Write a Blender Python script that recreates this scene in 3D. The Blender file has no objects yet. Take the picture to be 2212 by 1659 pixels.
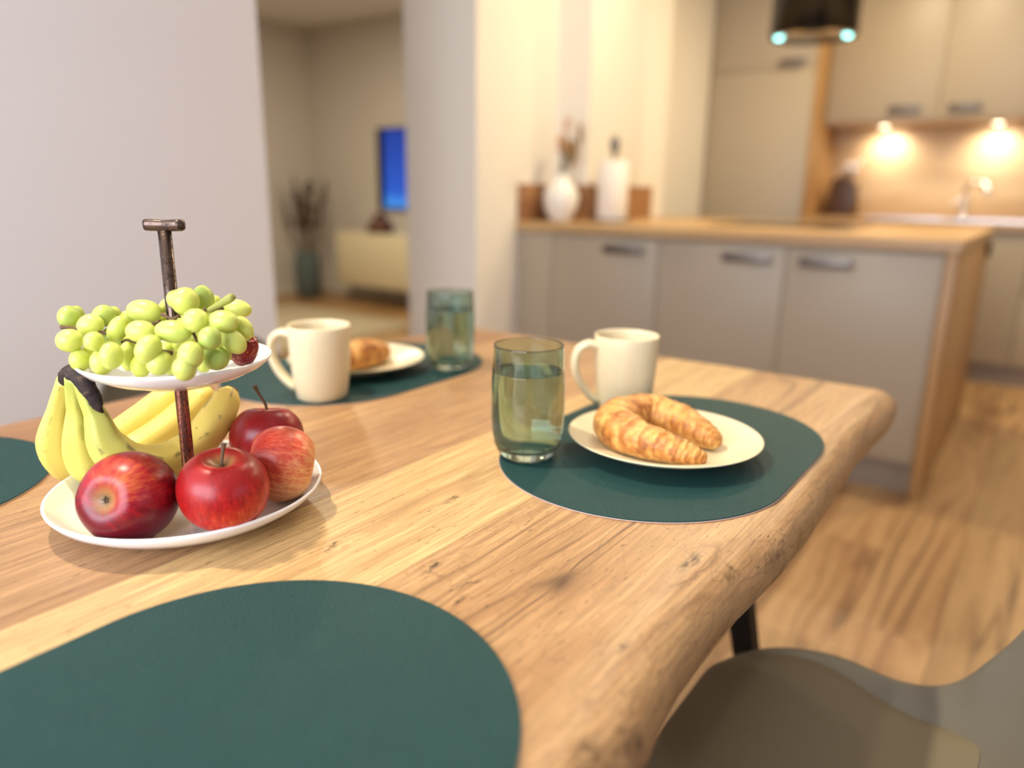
import bpy, bmesh, math, random
from math import sin, cos, pi, radians, sqrt, atan2, exp
from mathutils import Vector, Matrix, Euler
import numpy as np

SC = bpy.context.scene
COL = SC.collection
random.seed(7)

# ------------------------------------------------------------------ camera
YAW, PITCH, ROLL = .622, .2576, -.0155
CAM = Vector((2.013, -2.827, 1.052))
_r = Vector((cos(YAW), sin(YAW), 0)); _f = Vector((-sin(YAW), cos(YAW), 0)); _z = Vector((0, 0, 1))
_fw = _f * cos(PITCH) - _z * sin(PITCH); _up = _f * sin(PITCH) + _z * cos(PITCH)
_rt = _r * cos(ROLL) - _up * sin(ROLL); _u2 = _r * sin(ROLL) + _up * cos(ROLL)
cd = bpy.data.cameras.new('camera'); cam = bpy.data.objects.new('camera', cd); COL.objects.link(cam)
cam.matrix_world = Matrix(((_rt.x, _u2.x, -_fw.x, CAM.x), (_rt.y, _u2.y, -_fw.y, CAM.y), (_rt.z, _u2.z, -_fw.z, CAM.z), (0, 0, 0, 1)))
cd.sensor_fit = 'HORIZONTAL'; cd.sensor_width = 36; cd.lens = 1600 / 2212 * 36
cd.clip_start = .02; cd.clip_end = 60
cd.dof.use_dof = True; cd.dof.focus_distance = .655; cd.dof.aperture_fstop = 2.0
SC.camera = cam

# ------------------------------------------------------------------ world, exposure, large lights
SC.view_settings.view_transform = 'Standard'; SC.view_settings.look = 'None'
SC.view_settings.gamma = 1; SC.view_settings.use_curve_mapping = False
SC.view_settings.exposure = 0.0
W = bpy.data.worlds.new('daylight'); SC.world = W; W.use_nodes = True
W.node_tree.nodes['Background'].inputs[0].default_value = (.62, .76, 1, 1)
W.node_tree.nodes['Background'].inputs[1].default_value = 1.0

def aim(o, d):
    o.rotation_euler = Vector(d).to_track_quat('-Z', 'Y').to_euler()

def area(name, loc, d, sx, sy, power, col, shape='RECTANGLE', spread=180):
    l = bpy.data.lights.new(name, 'AREA'); l.shape = shape; l.size = sx
    if shape in ('RECTANGLE', 'ELLIPSE'): l.size_y = sy
    l.energy = power; l.color = col; l.spread = radians(spread)
    o = bpy.data.objects.new(name, l); COL.objects.link(o); o.location = loc; aim(o, d); return o

def spot(name, loc, d, power, col, ang, blend=.6, rad=.03):
    l = bpy.data.lights.new(name, 'SPOT'); l.energy = power; l.color = col; l.spot_size = radians(ang)
    l.spot_blend = blend; l.shadow_soft_size = rad
    o = bpy.data.objects.new(name, l); COL.objects.link(o); o.location = loc; aim(o, d); return o

WARM = (1, .83, .56); WARM_D = (1, .87, .67); COOL = (.84, .88, 1)
area('window_daylight', (1.5, -4.52, 1.55), (-.25, 1, -.05), 2.3, 1.4, 100, COOL)
area('side_window_daylight', (4.52, -2.3, 1.55), (-1, .1, -.05), 1.7, 1.4, 4, COOL)
area('dining_lamp', (1.02, -2.62, 2.42), (.34, .27, -1), .08, .08, 7.4, WARM_D, 'DISK', 90)
area('dining_lamp_far', (1.3, -1.2, 2.45), (.1, -.25, -1), .10, .10, 2.6, WARM_D, 'DISK', 110)
area('kitchen_lamp_left', (.95, .15, 2.46), (0, 0, -1), .12, .12, 25, WARM, 'DISK')
area('kitchen_lamp_right', (2.3, .9, 2.46), (0, 0, -1), .12, .12, 24, WARM, 'DISK')
area('kitchen_lamp_aisle', (1.3, 1.55, 2.46), (0, 0, -1), .12, .12, 21, WARM, 'DISK')
area('living_room_fill', (-2.2, .4, 2.46), (0, 0, -1), .3, .3, 48, WARM, 'DISK')  # unseen light, added to brighten the living room

# ------------------------------------------------------------------ node helpers
class NT:
    def __init__(s, name):
        s.m = bpy.data.materials.new(name); s.m.use_nodes = True
        s.n = s.m.node_tree.nodes; s.l = s.m.node_tree.links
        s.b = s.n['Principled BSDF']; s.out = s.n['Material Output']
    def node(s, t, **k):
        x = s.n.new(t)
        for a, v in k.items(): setattr(x, a, v)
        return x
    def set(s, sock, v):
        if isinstance(v, bpy.types.NodeSocket): s.l.new(v, sock)
        elif v is not None:
            if hasattr(sock.default_value, '__len__') and not hasattr(v, '__len__'): v = (v,) * len(sock.default_value)
            if hasattr(v, '__len__') and len(v) == 3 and len(sock.default_value) == 4: v = (*v, 1)
            sock.default_value = v
    def math(s, op, a, b=None, c=None, clamp=False):
        x = s.node('ShaderNodeMath', operation=op, use_clamp=clamp)
        s.set(x.inputs[0], a); s.set(x.inputs[1], b)
        if c is not None: s.set(x.inputs[2], c)
        return x.outputs[0]
    def vmath(s, op, a, b=None):
        x = s.node('ShaderNodeVectorMath', operation=op); s.set(x.inputs[0], a)
        if b is not None: s.set(x.inputs[1], b)
        return x.outputs['Value'] if op in ('LENGTH', 'DOT_PRODUCT', 'DISTANCE') else x.outputs[0]
    def mix(s, f, a, b, blend='MIX'):
        x = s.node('ShaderNodeMix', data_type='RGBA', blend_type=blend)
        s.set(x.inputs[0], f); s.set(x.inputs[6], a); s.set(x.inputs[7], b); return x.outputs[2]
    def ramp(s, f, stops, interp='LINEAR'):
        x = s.node('ShaderNodeValToRGB'); s.set(x.inputs[0], f); e = x.color_ramp.elements
        x.color_ramp.interpolation = interp
        while len(e) < len(stops): e.new(.5)
        for i, (p, c) in enumerate(stops):
            e[i].position = p; e[i].color = (*c, 1) if hasattr(c, '__len__') else (c, c, c, 1)
        return x.outputs[0]
    def coord(s, kind='Object'):
        return s.node('ShaderNodeTexCoord').outputs[kind]
    def mapping(s, v, loc=(0, 0, 0), scale=(1, 1, 1), rot=(0, 0, 0)):
        x = s.node('ShaderNodeMapping'); s.set(x.inputs[0], v); s.set(x.inputs[1], loc); s.set(x.inputs[2], rot); s.set(x.inputs[3], scale); return x.outputs[0]
    def noise(s, v, scale, detail=3, rough=.5, dist=0, out=0):
        x = s.node('ShaderNodeTexNoise'); s.set(x.inputs['Vector'], v); s.set(x.inputs['Scale'], scale)
        s.set(x.inputs['Detail'], detail); s.set(x.inputs['Roughness'], rough); s.set(x.inputs['Distortion'], dist); return x.outputs[out]
    def voronoi(s, v, scale, feature='F1', out=0, rnd=1):
        x = s.node('ShaderNodeTexVoronoi', feature=feature); s.set(x.inputs['Vector'], v); s.set(x.inputs['Scale'], scale)
        s.set(x.inputs['Randomness'], rnd); return x.outputs[out]
    def bump(s, h, strength=.3, dist=.001):
        x = s.node('ShaderNodeBump'); s.set(x.inputs['Height'], h); s.set(x.inputs['Strength'], strength); s.set(x.inputs['Distance'], dist)
        s.l.new(x.outputs[0], s.b.inputs['Normal']); return x.outputs[0]
    def P(s, **k):
        for a, v in k.items(): s.set(s.b.inputs[a.replace('_', ' ')], v)
        return s.m
    def attr(s, name):
        x = s.node('ShaderNodeAttribute'); x.attribute_name = name; return x.outputs['Fac']
    def rnd(s):
        return s.node('ShaderNodeObjectInfo').outputs['Random']

def srgb(r, g, b):
    f = lambda c: (c / 255) / 12.92 if c / 255 <= .04045 else ((c / 255 + .055) / 1.055) ** 2.4
    return (f(r), f(g), f(b))

def plain(name, rgb, rough=.5, metal=0, bump=None, var=.0, spec=.5, **k):
    t = NT(name); c = srgb(*rgb)
    if var:
        n = t.noise(t.coord(), 6, 4)
        col = t.mix(n, tuple(x * (1 - var) for x in c), tuple(min(1, x * (1 + var)) for x in c))
    else: col = c
    t.P(Base_Color=col, Roughness=rough, Metallic=metal, Specular_IOR_Level=spec, **k)
    if bump: t.bump(t.noise(t.coord(), bump[0], 4), bump[1], .001)
    return t.m

def emit(name, rgb, strength):
    t = NT(name); t.P(Base_Color=(0, 0, 0), Emission_Color=srgb(*rgb), Emission_Strength=strength, Roughness=.4); return t.m

# ------------------------------------------------------------------ mesh helpers
def thing(name, label, cat, loc=(0, 0, 0), group=None, rotz=0):
    o = bpy.data.objects.new(name, None); COL.objects.link(o); o.location = loc; o.rotation_euler = (0, 0, rotz)
    o.empty_display_size = .05
    o['label'] = label; o['category'] = cat
    if group: o['group'] = group
    return P(o, Vector(loc))

class P:
    """a Blender object together with the world offset of its mesh frame"""
    def __init__(s, o, off): s.o, s.off = o, off

def _mk(name, V, F, mat, parent=None, smooth=True, attrs=None, sub=0, bevel=0, solid=0, auto=None, local=False):
    off = Vector((0, 0, 0)) if (parent is None or local) else parent.off
    m = bpy.data.meshes.new(name)
    m.from_pydata([tuple(Vector(v) - off) for v in V], [], F)
    if smooth: m.polygons.foreach_set('use_smooth', [True] * len(m.polygons))
    if isinstance(mat, (list, tuple)):
        for x in mat: m.materials.append(x)
    elif mat: m.materials.append(mat)
    for k, vals in (attrs or {}).items():
        a = m.attributes.new(k, 'FLOAT', 'POINT'); a.data.foreach_set('value', vals)
    m.update()
    o = bpy.data.objects.new(name, m); COL.objects.link(o)
    if parent is not None: o.parent = parent.o
    if solid:
        x = o.modifiers.new('solidify', 'SOLIDIFY'); x.thickness = abs(solid); x.offset = -1 if solid > 0 else 1
    if bevel:
        x = o.modifiers.new('bevel', 'BEVEL'); x.width = bevel; x.segments = 2; x.limit_method = 'ANGLE'
    if sub:
        x = o.modifiers.new('subsurf', 'SUBSURF'); x.levels = sub; x.render_levels = sub
    return P(o, off)

def tag(p, label, cat, group=None):
    p.o['label'] = label; p.o['category'] = cat
    if group: p.o['group'] = group
    return p
def structure(p):
    p.o['kind'] = 'structure'; return p

def boxVF(x0, x1, y0, y1, z0, z1):
    V = [(x, y, z) for z in (z0, z1) for y in (y0, y1) for x in (x0, x1)]
    return V, [(0, 2, 3, 1), (4, 5, 7, 6), (0, 1, 5, 4), (2, 6, 7, 3), (0, 4, 6, 2), (1, 3, 7, 5)]
def box(name, b, mat, parent=None, bevel=0, local=False):
    V, F = boxVF(*b); return _mk(name, V, F, mat, parent, smooth=bool(bevel), bevel=bevel, local=local)
def join(parts):
    V, F = [], []
    for v, f in parts:
        n = len(V); V += list(v); F += [tuple(i + n for i in q) for q in f]
    return V, F
def lathe(prof, c=(0, 0, 0), seg=48, fn=None, closed=False):
    """prof: (r, z) from one end to the other; r = 0 makes a pole"""
    V, F, rings = [], [], []
    for i, (r, z) in enumerate(prof):
        if r < 1e-6: rings.append([len(V)]); V.append((c[0], c[1], c[2] + z))
        else:
            rings.append(list(range(len(V), len(V) + seg)))
            for k in range(seg):
                a = 2 * pi * k / seg; rr, zz = (r, z) if fn is None else fn(r, z, a)
                V.append((c[0] + rr * cos(a), c[1] + rr * sin(a), c[2] + zz))
    for A, B in zip(rings[:-1], rings[1:]):
        if len(A) == 1 and len(B) > 1: F += [(A[0], B[(k + 1) % seg], B[k]) for k in range(seg)]
        elif len(B) == 1 and len(A) > 1: F += [(A[k], A[(k + 1) % seg], B[0]) for k in range(seg)]
        elif len(A) > 1: F += [(A[k], A[(k + 1) % seg], B[(k + 1) % seg], B[k]) for k in range(seg)]
    return V, F
def spline(pts, n):
    """Catmull-Rom through the points (any dimension)"""
    P_ = np.array(pts, float); P_ = np.vstack([2 * P_[0] - P_[1], P_, 2 * P_[-1] - P_[-2]]); out = []
    m = len(pts) - 1
    for k in range(n):
        t = k / (n - 1) * m; i = min(int(t), m - 1); t -= i
        a, b, c, d = P_[i:i + 4]
        out.append(.5 * (2 * b + (c - a) * t + (2 * a - 5 * b + 4 * c - d) * t * t + (3 * b - a - 3 * c + d) * t ** 3))
    return np.array(out)
def tube(path, radii, seg=16, shape=None, cap=True, upv=(0, 0, 1)):
    """sweep; shape(k, a) gives (scale along side, scale along up) or None for a circle"""
    path = [Vector(p) for p in path]; V, F = [], []; n = len(path)
    prev = None
    for i, p in enumerate(path):
        t = (path[min(i + 1, n - 1)] - path[max(i - 1, 0)]).normalized()
        if prev is None:
            u = Vector(upv); u = (u - t * u.dot(t))
            if u.length < 1e-4: u = Vector((1, 0, 0)) - t * t.x
            u.normalize()
        else: u = (prev - t * prev.dot(t)).normalized()
        prev = u; s = t.cross(u)
        for k in range(seg):
            a = 2 * pi * k / seg; r = radii[i]
            x, y = (cos(a), sin(a)) if shape is None else shape(i, a)
            V.append(tuple(p + s * (r * x) + u * (r * y)))
    for i in range(n - 1):
        for k in range(seg):
            a, b = i * seg + k, i * seg + (k + 1) % seg
            F.append((a, b, b + seg, a + seg))
    if cap:
        c0 = len(V); V.append(tuple(path[0])); c1 = len(V); V.append(tuple(path[-1]))
        for k in range(seg):
            F.append((c0, (k + 1) % seg, k)); q = (n - 1) * seg; F.append((c1, q + k, q + (k + 1) % seg))
    return V, F
def prism(pts, z0, z1):
    n = len(pts); V = [(x, y, z0) for x, y in pts] + [(x, y, z1) for x, y in pts]
    return V, [tuple(range(n))[::-1], tuple(range(n, 2 * n))] + [(i, (i + 1) % n, n + (i + 1) % n, n + i) for i in range(n)]

# ------------------------------------------------------------------ materials
def wood(name, seed, light, mid, dark, ring=34, along='Y', rough=(.32, .5), knots=(), streak=.6, fine=1.0, rand=False, spec=.5, coord='Object', contrast=1.0, edge=None, band=None, swirl=1.5):
    t = NT(name)
    co = t.coord(coord)
    if rand:
        r = t.rnd(); co = t.vmath('ADD', co, t.vmath('MULTIPLY', t.node('ShaderNodeCombineXYZ').outputs[0], (1, 1, 1)))
        cx = t.node('ShaderNodeCombineXYZ'); t.set(cx.inputs[0], t.math('MULTIPLY', r, 37.3)); t.set(cx.inputs[1], t.math('MULTIPLY', r, 91.7)); t.set(cx.inputs[2], t.math('MULTIPLY', r, 13.1))
        co = t.vmath('ADD', co, cx.outputs[0])
    else: r = None
    sc = {'Y': (1, .10, 1), 'X': (.10, 1, 1), 'Z': (1, 1, .10)}[along]
    base = co
    kd = None; warp = None
    if knots: wob = t.vmath('ADD', co, t.vmath('MULTIPLY', t.vmath('SUBTRACT', t.noise(co, 45, 4, .6, 0, 1), (.5, .5, .5)), (.030, .045, 0)))
    for (kx, ky, rx, ry, s) in knots:
        d = t.vmath('LENGTH', t.vmath('DIVIDE', t.vmath('SUBTRACT', t.vmath('MULTIPLY', wob, (1, 1, 0)), (kx, ky, 0)), (rx, ry * 1.3, 1)))
        g = t.math('POWER', 2.718, t.math('MULTIPLY', t.math('MULTIPLY', d, d), -.5))
        w = t.math('MULTIPLY', g, s * .5)
        warp = w if warp is None else t.math('ADD', warp, w)
        dk = t.math('POWER', 2.718, t.math('MULTIPLY', t.math('MULTIPLY', d, d), -3.2))
        kd = dk if kd is None else t.math('MAXIMUM', kd, dk)
    p = t.mapping(base, (seed * 3.17, seed * 1.31, seed * .7), sc)
    big = t.noise(p, 4.2, 3, .5, .3)
    med = t.noise(p, 15, 4, .55, .4)
    ax = {'Y': 'X', 'X': 'Y', 'Z': 'X'}[along]
    sx = t.node('ShaderNodeSeparateXYZ'); t.set(sx.inputs[0], p)
    val = t.math('MULTIPLY_ADD', big, swirl, t.math('MULTIPLY', sx.outputs[ax], 2.4))
    if warp is not None: val = t.math('ADD', val, warp)
    rg = t.math('SINE', t.math('MULTIPLY', val, ring))
    rg2 = t.math('SINE', t.math('MULTIPLY', t.math('ADD', val, t.math('MULTIPLY', med, .25)), ring * 2.63))
    rings = t.math('MULTIPLY_ADD', rg, .34, t.math('MULTIPLY_ADD', rg2, .16, .5))
    tone = t.math('MULTIPLY_ADD', t.math('SUBTRACT', rings, .5), .30 * contrast, t.math('MULTIPLY_ADD', t.math('SUBTRACT', big, .5), 1.9 * contrast, .44), clamp=True)
    col = t.ramp(tone, [(0, light), (.45, tuple(.55 * a + .45 * b for a, b in zip(light, mid))), (.8, mid), (1, tuple(.7 * a + .3 * b for a, b in zip(mid, dark)))])
    # dark narrow lines that follow the rings
    ln = t.math('POWER', t.math('MULTIPLY_ADD', rg, .5, .5), 14)
    gate = t.ramp(t.noise(p, 6.5, 3, .6), [(.47, 0), (.68, 1)])
    if band:
        s4 = t.node('ShaderNodeSeparateXYZ'); t.set(s4.inputs[0], co); bb = None
        xx = t.math('ADD', s4.outputs[0], t.math('MULTIPLY', t.math('SUBTRACT', t.noise(t.mapping(base, scale=(1, .3, 1)), 9, 3), .5), .05))
        for (bx_, bw, bs) in band:
            q = t.math('DIVIDE', t.math('SUBTRACT', xx, bx_), bw); e_ = t.math('MULTIPLY', t.math('POWER', 2.718, t.math('MULTIPLY', t.math('MULTIPLY', q, q), -1)), bs)
            bb = e_ if bb is None else t.math('MAXIMUM', bb, e_)
        gate = t.math('MAXIMUM', gate, bb); ln = t.math('MAXIMUM', ln, t.math('MULTIPLY', t.math('MULTIPLY', bb, t.math('POWER', t.math('MULTIPLY_ADD', t.math('SINE', t.math('ADD', t.math('MULTIPLY', xx, 900), t.math('MULTIPLY', med, 9))), .5, .5), 4)), .9))
    line = t.math('MULTIPLY', t.math('MULTIPLY', ln, gate), streak)
    col = t.mix(line, col, dark)
    # fibres and pores
    sf = {'Y': (1, .035, 1), 'X': (.035, 1, 1), 'Z': (1, 1, .035)}[along]
    fib = t.noise(t.mapping(base, (seed, 0, 0), sf), 420, 3, .6)
    col = t.mix(t.math('MULTIPLY', t.ramp(fib, [(.40, .36 * fine), (.64, 0)]), 1), col, tuple(x * .55 for x in mid))
    pore = t.ramp(t.noise(t.mapping(base, (seed * 5, 2, 1), {'Y': (1, .16, 1), 'X': (.16, 1, 1), 'Z': (1, 1, .16)}[along]), 520, 2, .5), [(.66, 0), (.74, 1)])
    col = t.mix(t.math('MULTIPLY', pore, .5 * fine), col, tuple(x * .6 for x in dark))
    if kd is not None:
        kk = t.math('MULTIPLY', kd, t.ramp(t.noise(t.mapping(base, scale=(1, .5, 1)), 150, 4, .65), [(.36, .1), (.58, 1)]))
        col = t.mix(t.math('MULTIPLY', kk, .95), col, tuple(x * .45 for x in dark))
    if edge is not None:     # live edge side: bark stains plus painted-in shade, deeper downwards, with crevice lines
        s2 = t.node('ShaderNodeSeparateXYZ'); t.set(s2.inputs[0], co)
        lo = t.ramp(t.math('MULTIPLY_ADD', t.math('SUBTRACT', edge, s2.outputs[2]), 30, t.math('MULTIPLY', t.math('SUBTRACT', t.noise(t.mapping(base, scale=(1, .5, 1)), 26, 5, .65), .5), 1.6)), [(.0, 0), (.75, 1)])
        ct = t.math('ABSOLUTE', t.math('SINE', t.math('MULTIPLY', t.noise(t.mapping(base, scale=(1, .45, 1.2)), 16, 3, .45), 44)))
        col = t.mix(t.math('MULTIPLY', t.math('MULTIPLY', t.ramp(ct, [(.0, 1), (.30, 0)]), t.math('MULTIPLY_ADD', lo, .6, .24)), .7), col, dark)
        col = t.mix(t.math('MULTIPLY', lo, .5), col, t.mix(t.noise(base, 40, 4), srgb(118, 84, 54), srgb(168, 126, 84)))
    if r is not None:
        v = t.math('MULTIPLY_ADD', r, .32, .84)
        vv = t.node('ShaderNodeCombineXYZ')
        for i in range(3): t.set(vv.inputs[i], v)
        col = t.mix(1, col, vv.outputs[0], 'MULTIPLY')
    t.P(Base_Color=col, Roughness=t.math('MULTIPLY_ADD', fib, rough[1] - rough[0], rough[0]), Specular_IOR_Level=spec)
    h = t.math('SUBTRACT', t.math('MULTIPLY', fib, .5), t.math('ADD', pore, line))
    if kd is not None: h = t.math('SUBTRACT', h, t.math('MULTIPLY', kk, 3))
    t.bump(h, .18, .0006)
    return t.m

T_L, T_M, T_D = srgb(220, 182, 124), srgb(180, 132, 82), srgb(84, 56, 36)
M = {}
M['wall'] = plain('wall_paint', (214, 209, 207), .85, bump=(260, .08), spec=.25)
M['wall_warm'] = plain('kitchen_wall_paint', (232, 224, 208), .85, bump=(260, .08), spec=.25)
M['ceiling'] = plain('ceiling_paint', (236, 233, 226), .9, spec=.2)
M['front'] = plain('matt_kitchen_front', (170, 156, 134), .42, spec=.35)
M['front_dark'] = plain('taupe_plinth', (150, 136, 122), .5)
M['gap'] = plain('dark_gap', (60, 50, 44), .8)
M['steel'] = plain('brushed_steel', (200, 198, 194), .22, 1)
M['steel_dull'] = plain('handle_steel', (120, 112, 104), .4, .8)
M['chrome'] = plain('chrome', (225, 225, 228), .08, 1)
M['black'] = plain('black_metal', (14, 14, 15), .6, spec=.25)
M['hood'] = plain('black_gloss', (15, 17, 22), .25, spec=.4)
M['black_glass'] = plain('black_glass', (10, 10, 11), .05)
M['oak'] = wood('oak_worktop', 4, srgb(200, 164, 112), srgb(170, 130, 82), srgb(120, 84, 50), 30, 'X', (.30, .42), fine=.5, streak=.35)
M['oak_end'] = wood('oak_panel', 9, srgb(190, 150, 96), srgb(160, 118, 70), srgb(120, 84, 48), 30, 'Z', (.4, .5), fine=.5, streak=.35)
M['oak_dark'] = wood('oak_upstand', 17, srgb(176, 130, 86), srgb(146, 100, 62), srgb(110, 72, 44), 26, 'Y', (.4, .5), fine=.5, streak=.4)
M['oak_wall'] = wood('oak_splashback', 14, srgb(214, 188, 152), srgb(186, 154, 116), srgb(140, 108, 76), 26, 'X', (.4, .5), fine=.5, streak=.4)
M['floor'] = wood('oak_floorboard', 2, srgb(200, 164, 116), srgb(156, 116, 76), srgb(76, 52, 34), 40, 'Y', (.34, .5), rand=True, fine=.8, streak=.9, contrast=1.3)
M['subfloor'] = plain('floor_joint', (92, 66, 42), .8)

# ------------------------------------------------------------------ the setting
CE = 2.5
structure(box('ceiling', (-4.25, 4.7, -4.7, 2.85, CE, CE + .1), M['ceiling']))
fl = structure(box('floor', (-4.25, 4.7, -4.7, 2.85, -.12, -.008), M['subfloor']))
PW, PL = .193, 1.285
V, F = boxVF(.0008, PW - .0008, .0008, PL - .0008, -.008, 0)
plank_mesh = bpy.data.meshes.new('plank'); plank_mesh.from_pydata(V, [], F); plank_mesh.materials.append(M['floor'])
def lay(x0, x1, y0, y1):
    i = 0; x = x0
    while x < x1 - .02:
        w = min(PW, x1 - x); y = y0 - PL * ((i * .37) % 1); i += 1
        while y < y1 - .02:
            a, b = max(y, y0), min(y + PL, y1)
            if b - a > .03:
                o = bpy.data.objects.new('plank', plank_mesh); COL.objects.link(o); o.parent = fl.o
                o.location = (x, a, 0); o.scale = (w / PW, (b - a) / PL, 1)
            y += PL
        x += PW
lay(.0, 3.9, -3.1, 2.74)
lay(-4.09, -.002, -1.34, 2.23)

# left wall with a 1.04 m wide passage to the living room, 0.4 m thick
def wallbox(name, *b, m='wall'): return structure(box(name, b, M[m]))
wallbox('wall_left', -.4, 0, -4.6, -1.34, 0, CE)
structure(box('wall_kitchen_left', (-.4, 0, -.3, 2.75, 0, CE), M['wall_warm']))
structure(box('wall_chimney_breast', (0, .18, .307, 1.15, 0, CE), M['wall_warm']))
wallbox('wall_kitchen_back', 0, 4.7, 2.75, 2.85, 0, CE, m='wall_warm')
wallbox('wall_living_back', -4.2, -.4, 2.234, 2.334, 0, CE)
wallbox('wall_living_left', -4.2, -4.1, -4.6, 2.234, 0, CE)
# wall behind the camera with the dining window, wall at the right with a second one
def holed(name, axis, c0, c1, a0, a1, h0, h1, s0, s1):
    """a wall slab c0..c1 thick, spanning a0..a1, with a window opening h0..h1 (span) and s0..s1 (height)"""
    ps = [(a0, h0, 0, CE), (h1, a1, 0, CE), (h0, h1, 0, s0), (h0, h1, s1, CE)]
    parts = []
    for p, q, z0, z1 in ps:
        parts.append(boxVF(p, q, c0, c1, z0, z1) if axis == 'Y' else boxVF(c0, c1, p, q, z0, z1))
    V, F = join(parts); return structure(_mk(name, V, F, M['wall'], smooth=False))
holed('wall_front', 'Y', -4.7, -4.6, -4.2, 4.7, .3, 2.7, .85, 2.3)
holed('wall_right', 'X', 4.6, 4.7, -4.6, 2.75, -3.2, -1.4, .85, 2.3)
M['white_frame'] = plain('white_window_frame', (238, 238, 236), .35)
tg = NT('window_glass'); tg.P(Base_Color=(1, 1, 1), Roughness=0, Transmission_Weight=1, IOR=1.02)
for n, ax, c, h0, h1 in ((1, 'Y', -4.66, .3, 2.7), (2, 'X', 4.66, -3.2, -1.4)):
    parts = []; mid = (h0 + h1) / 2
    for p, q, z0, z1 in ((h0, h0 + .06, .85, 2.3), (h1 - .06, h1, .85, 2.3), (mid - .04, mid + .04, .85, 2.3), (h0, h1, .85, .91), (h0, h1, 2.24, 2.3)):
        parts.append(boxVF(p, q, c - .03, c + .03, z0, z1) if ax == 'Y' else boxVF(c - .03, c + .03, p, q, z0, z1))
    V, F = join(parts); w = structure(_mk('window_%d' % n, V, F, M['white_frame'], smooth=False))
    box('pane', (h0, h1, c - .004, c + .004, .85, 2.3) if ax == 'Y' else (c - .004, c + .004, h0, h1, .85, 2.3), tg.m, w)
# skirting boards
M['skirting'] = plain('white_skirting', (225, 221, 212), .45)
structure(box('baseboard_left', (0, .014, -4.6, -1.34, 0, .07), M['skirting'], bevel=.003))
structure(box('baseboard_living', (-4.1, -.4, 2.22, 2.234, 0, .07), M['skirting'], bevel=.003))
structure(box('baseboard_living_left', (-4.1, -4.086, -1.3, 2.22, 0, .07), M['skirting'], bevel=.003))
# ------------------------------------------------------------------ kitchen
def front_with_handle(name, x0, x1, z0, z1, y, parent, hx=None, hz=None, mat='front', th=.02):
    """a cabinet door or drawer front facing -Y, with a flat bar handle"""
    d = box(name, (x0 + .002, x1 - .002, y, y + th, z0 + .002, z1 - .002), M[mat], parent, bevel=.0015)
    if hx:
        a, b = hx
        V, F = join([boxVF(a, b, y - .030, y - .020, hz - .0165, hz + .0165), boxVF(a + .012, a + .024, y - .022, y + .001, hz - .006, hz + .006), boxVF(b - .024, b - .012, y - .022, y + .001, hz - .006, hz + .006)])
        h = _mk('handle', V, F, M['steel_dull'], d, bevel=.002)
    return d

S0, DW = .190, .513
def base_cab(label, x0, x1, y0, y1, doors, group, cat='cabinet', plinth=.12, lid=True):
    t = thing('base_cabinet', label, cat, ((x0 + x1) / 2, (y0 + y1) / 2, 0), group)
    V, F = join([boxVF(x0, x0 + .018, y0 + .022, y1, plinth, .872), boxVF(x1 - .018, x1, y0 + .022, y1, plinth, .872),
                 boxVF(x0 + .018, x1 - .018, y0 + .022, y1, plinth, plinth + .018), boxVF(x0 + .018, x1 - .018, y0 + .022, y1 if lid else y0 + .07, .854, .872),
                 boxVF(x0 + .018, x1 - .018, y1 - .012, y1, plinth + .018, .854)])
    _mk('carcass', V, F, M['front'], t, smooth=False)
    for (z0, z1, hx, hz, nm) in doors: front_with_handle(nm, x0, x1, z0, z1, y0, t, hx, hz)
    box('plinth', (x0, x1, y0 + .05, y0 + .066, .0, plinth), M['front_dark'], t)
    return t
# peninsula
PEN = 'grey door cabinets of the kitchen peninsula'
tag(box('filler_panel', (.003, S0 - .002, .015, .035, .0, .868), M['front'], bevel=.0015), 'narrow grey filler panel between kitchen wall and first peninsula door', 'panel')
X1, X2, X3, X4 = S0, S0 + DW, S0 + 2 * DW, S0 + 3 * DW
base_cab('grey peninsula cabinet beside the wall filler, handle at its top right', X1, X2, .015, .6, [(.122, .862, (X2 - .245, X2 - .062), .812, 'door')], PEN)
base_cab('middle grey peninsula cabinet between two other door cabinets', X2, X3, .015, .6, [(.122, .862, (X3 - .237, X3 - .052), .812, 'door')], PEN)
base_cab('grey peninsula cabinet at the free end beside the oak end panel', X3, X4, .015, .6, [(.122, .862, (X3 + .053, X3 + .233), .812, 'door')], PEN)
tag(box('end_panel', (X4 + .002, X4 + .038, .0, 1.33, .0, .871), M['oak_end'], bevel=.002), 'oak end panel closing the free end of the peninsula', 'panel')
V, F = prism([(.003, -.012), (X4 + .045, -.012), (X4 + .045, 1.345), (.003, 1.345), (.003, 1.153), (.183, 1.153), (.183, .304), (.003, .304)], .872, .91)
tag(_mk('worktop', V, F, M['oak'], smooth=False, bevel=.003), 'oak worktop on the grey peninsula cabinets', 'worktop')
V, F = prism([(.002, 0), (.020, 0), (.020, .287), (.200, .287), (.200, .98), (.182, .98), (.182, .305), (.002, .305)], .9105, 1.075)
tag(_mk('upstand', V, F, M['oak_dark'], smooth=False, bevel=.002), 'low oak upstand along the cream wall behind vase and paper roll', 'upstand')
s = thing('socket', 'round black socket on the oak peninsula end panel under the worktop', 'socket', (X4 + .038, 1.2, .82))
V, F = lathe([(0, 0), (.036, 0), (.036, .010), (.030, .014), (0, .014)], seg=24)
V = [(X4 + .038 + z, 1.2 + x, .82 + y) for x, y, z in V]; _mk('rim', V, F, M['black'], s)
V, F = lathe([(0, .0145), (.022, .0145), (.022, .018), (0, .018)], seg=20); V = [(X4 + .038 + z, 1.2 + x, .82 + y) for x, y, z in V]; _mk('cover', V, F, M['hood'], s)
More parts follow.
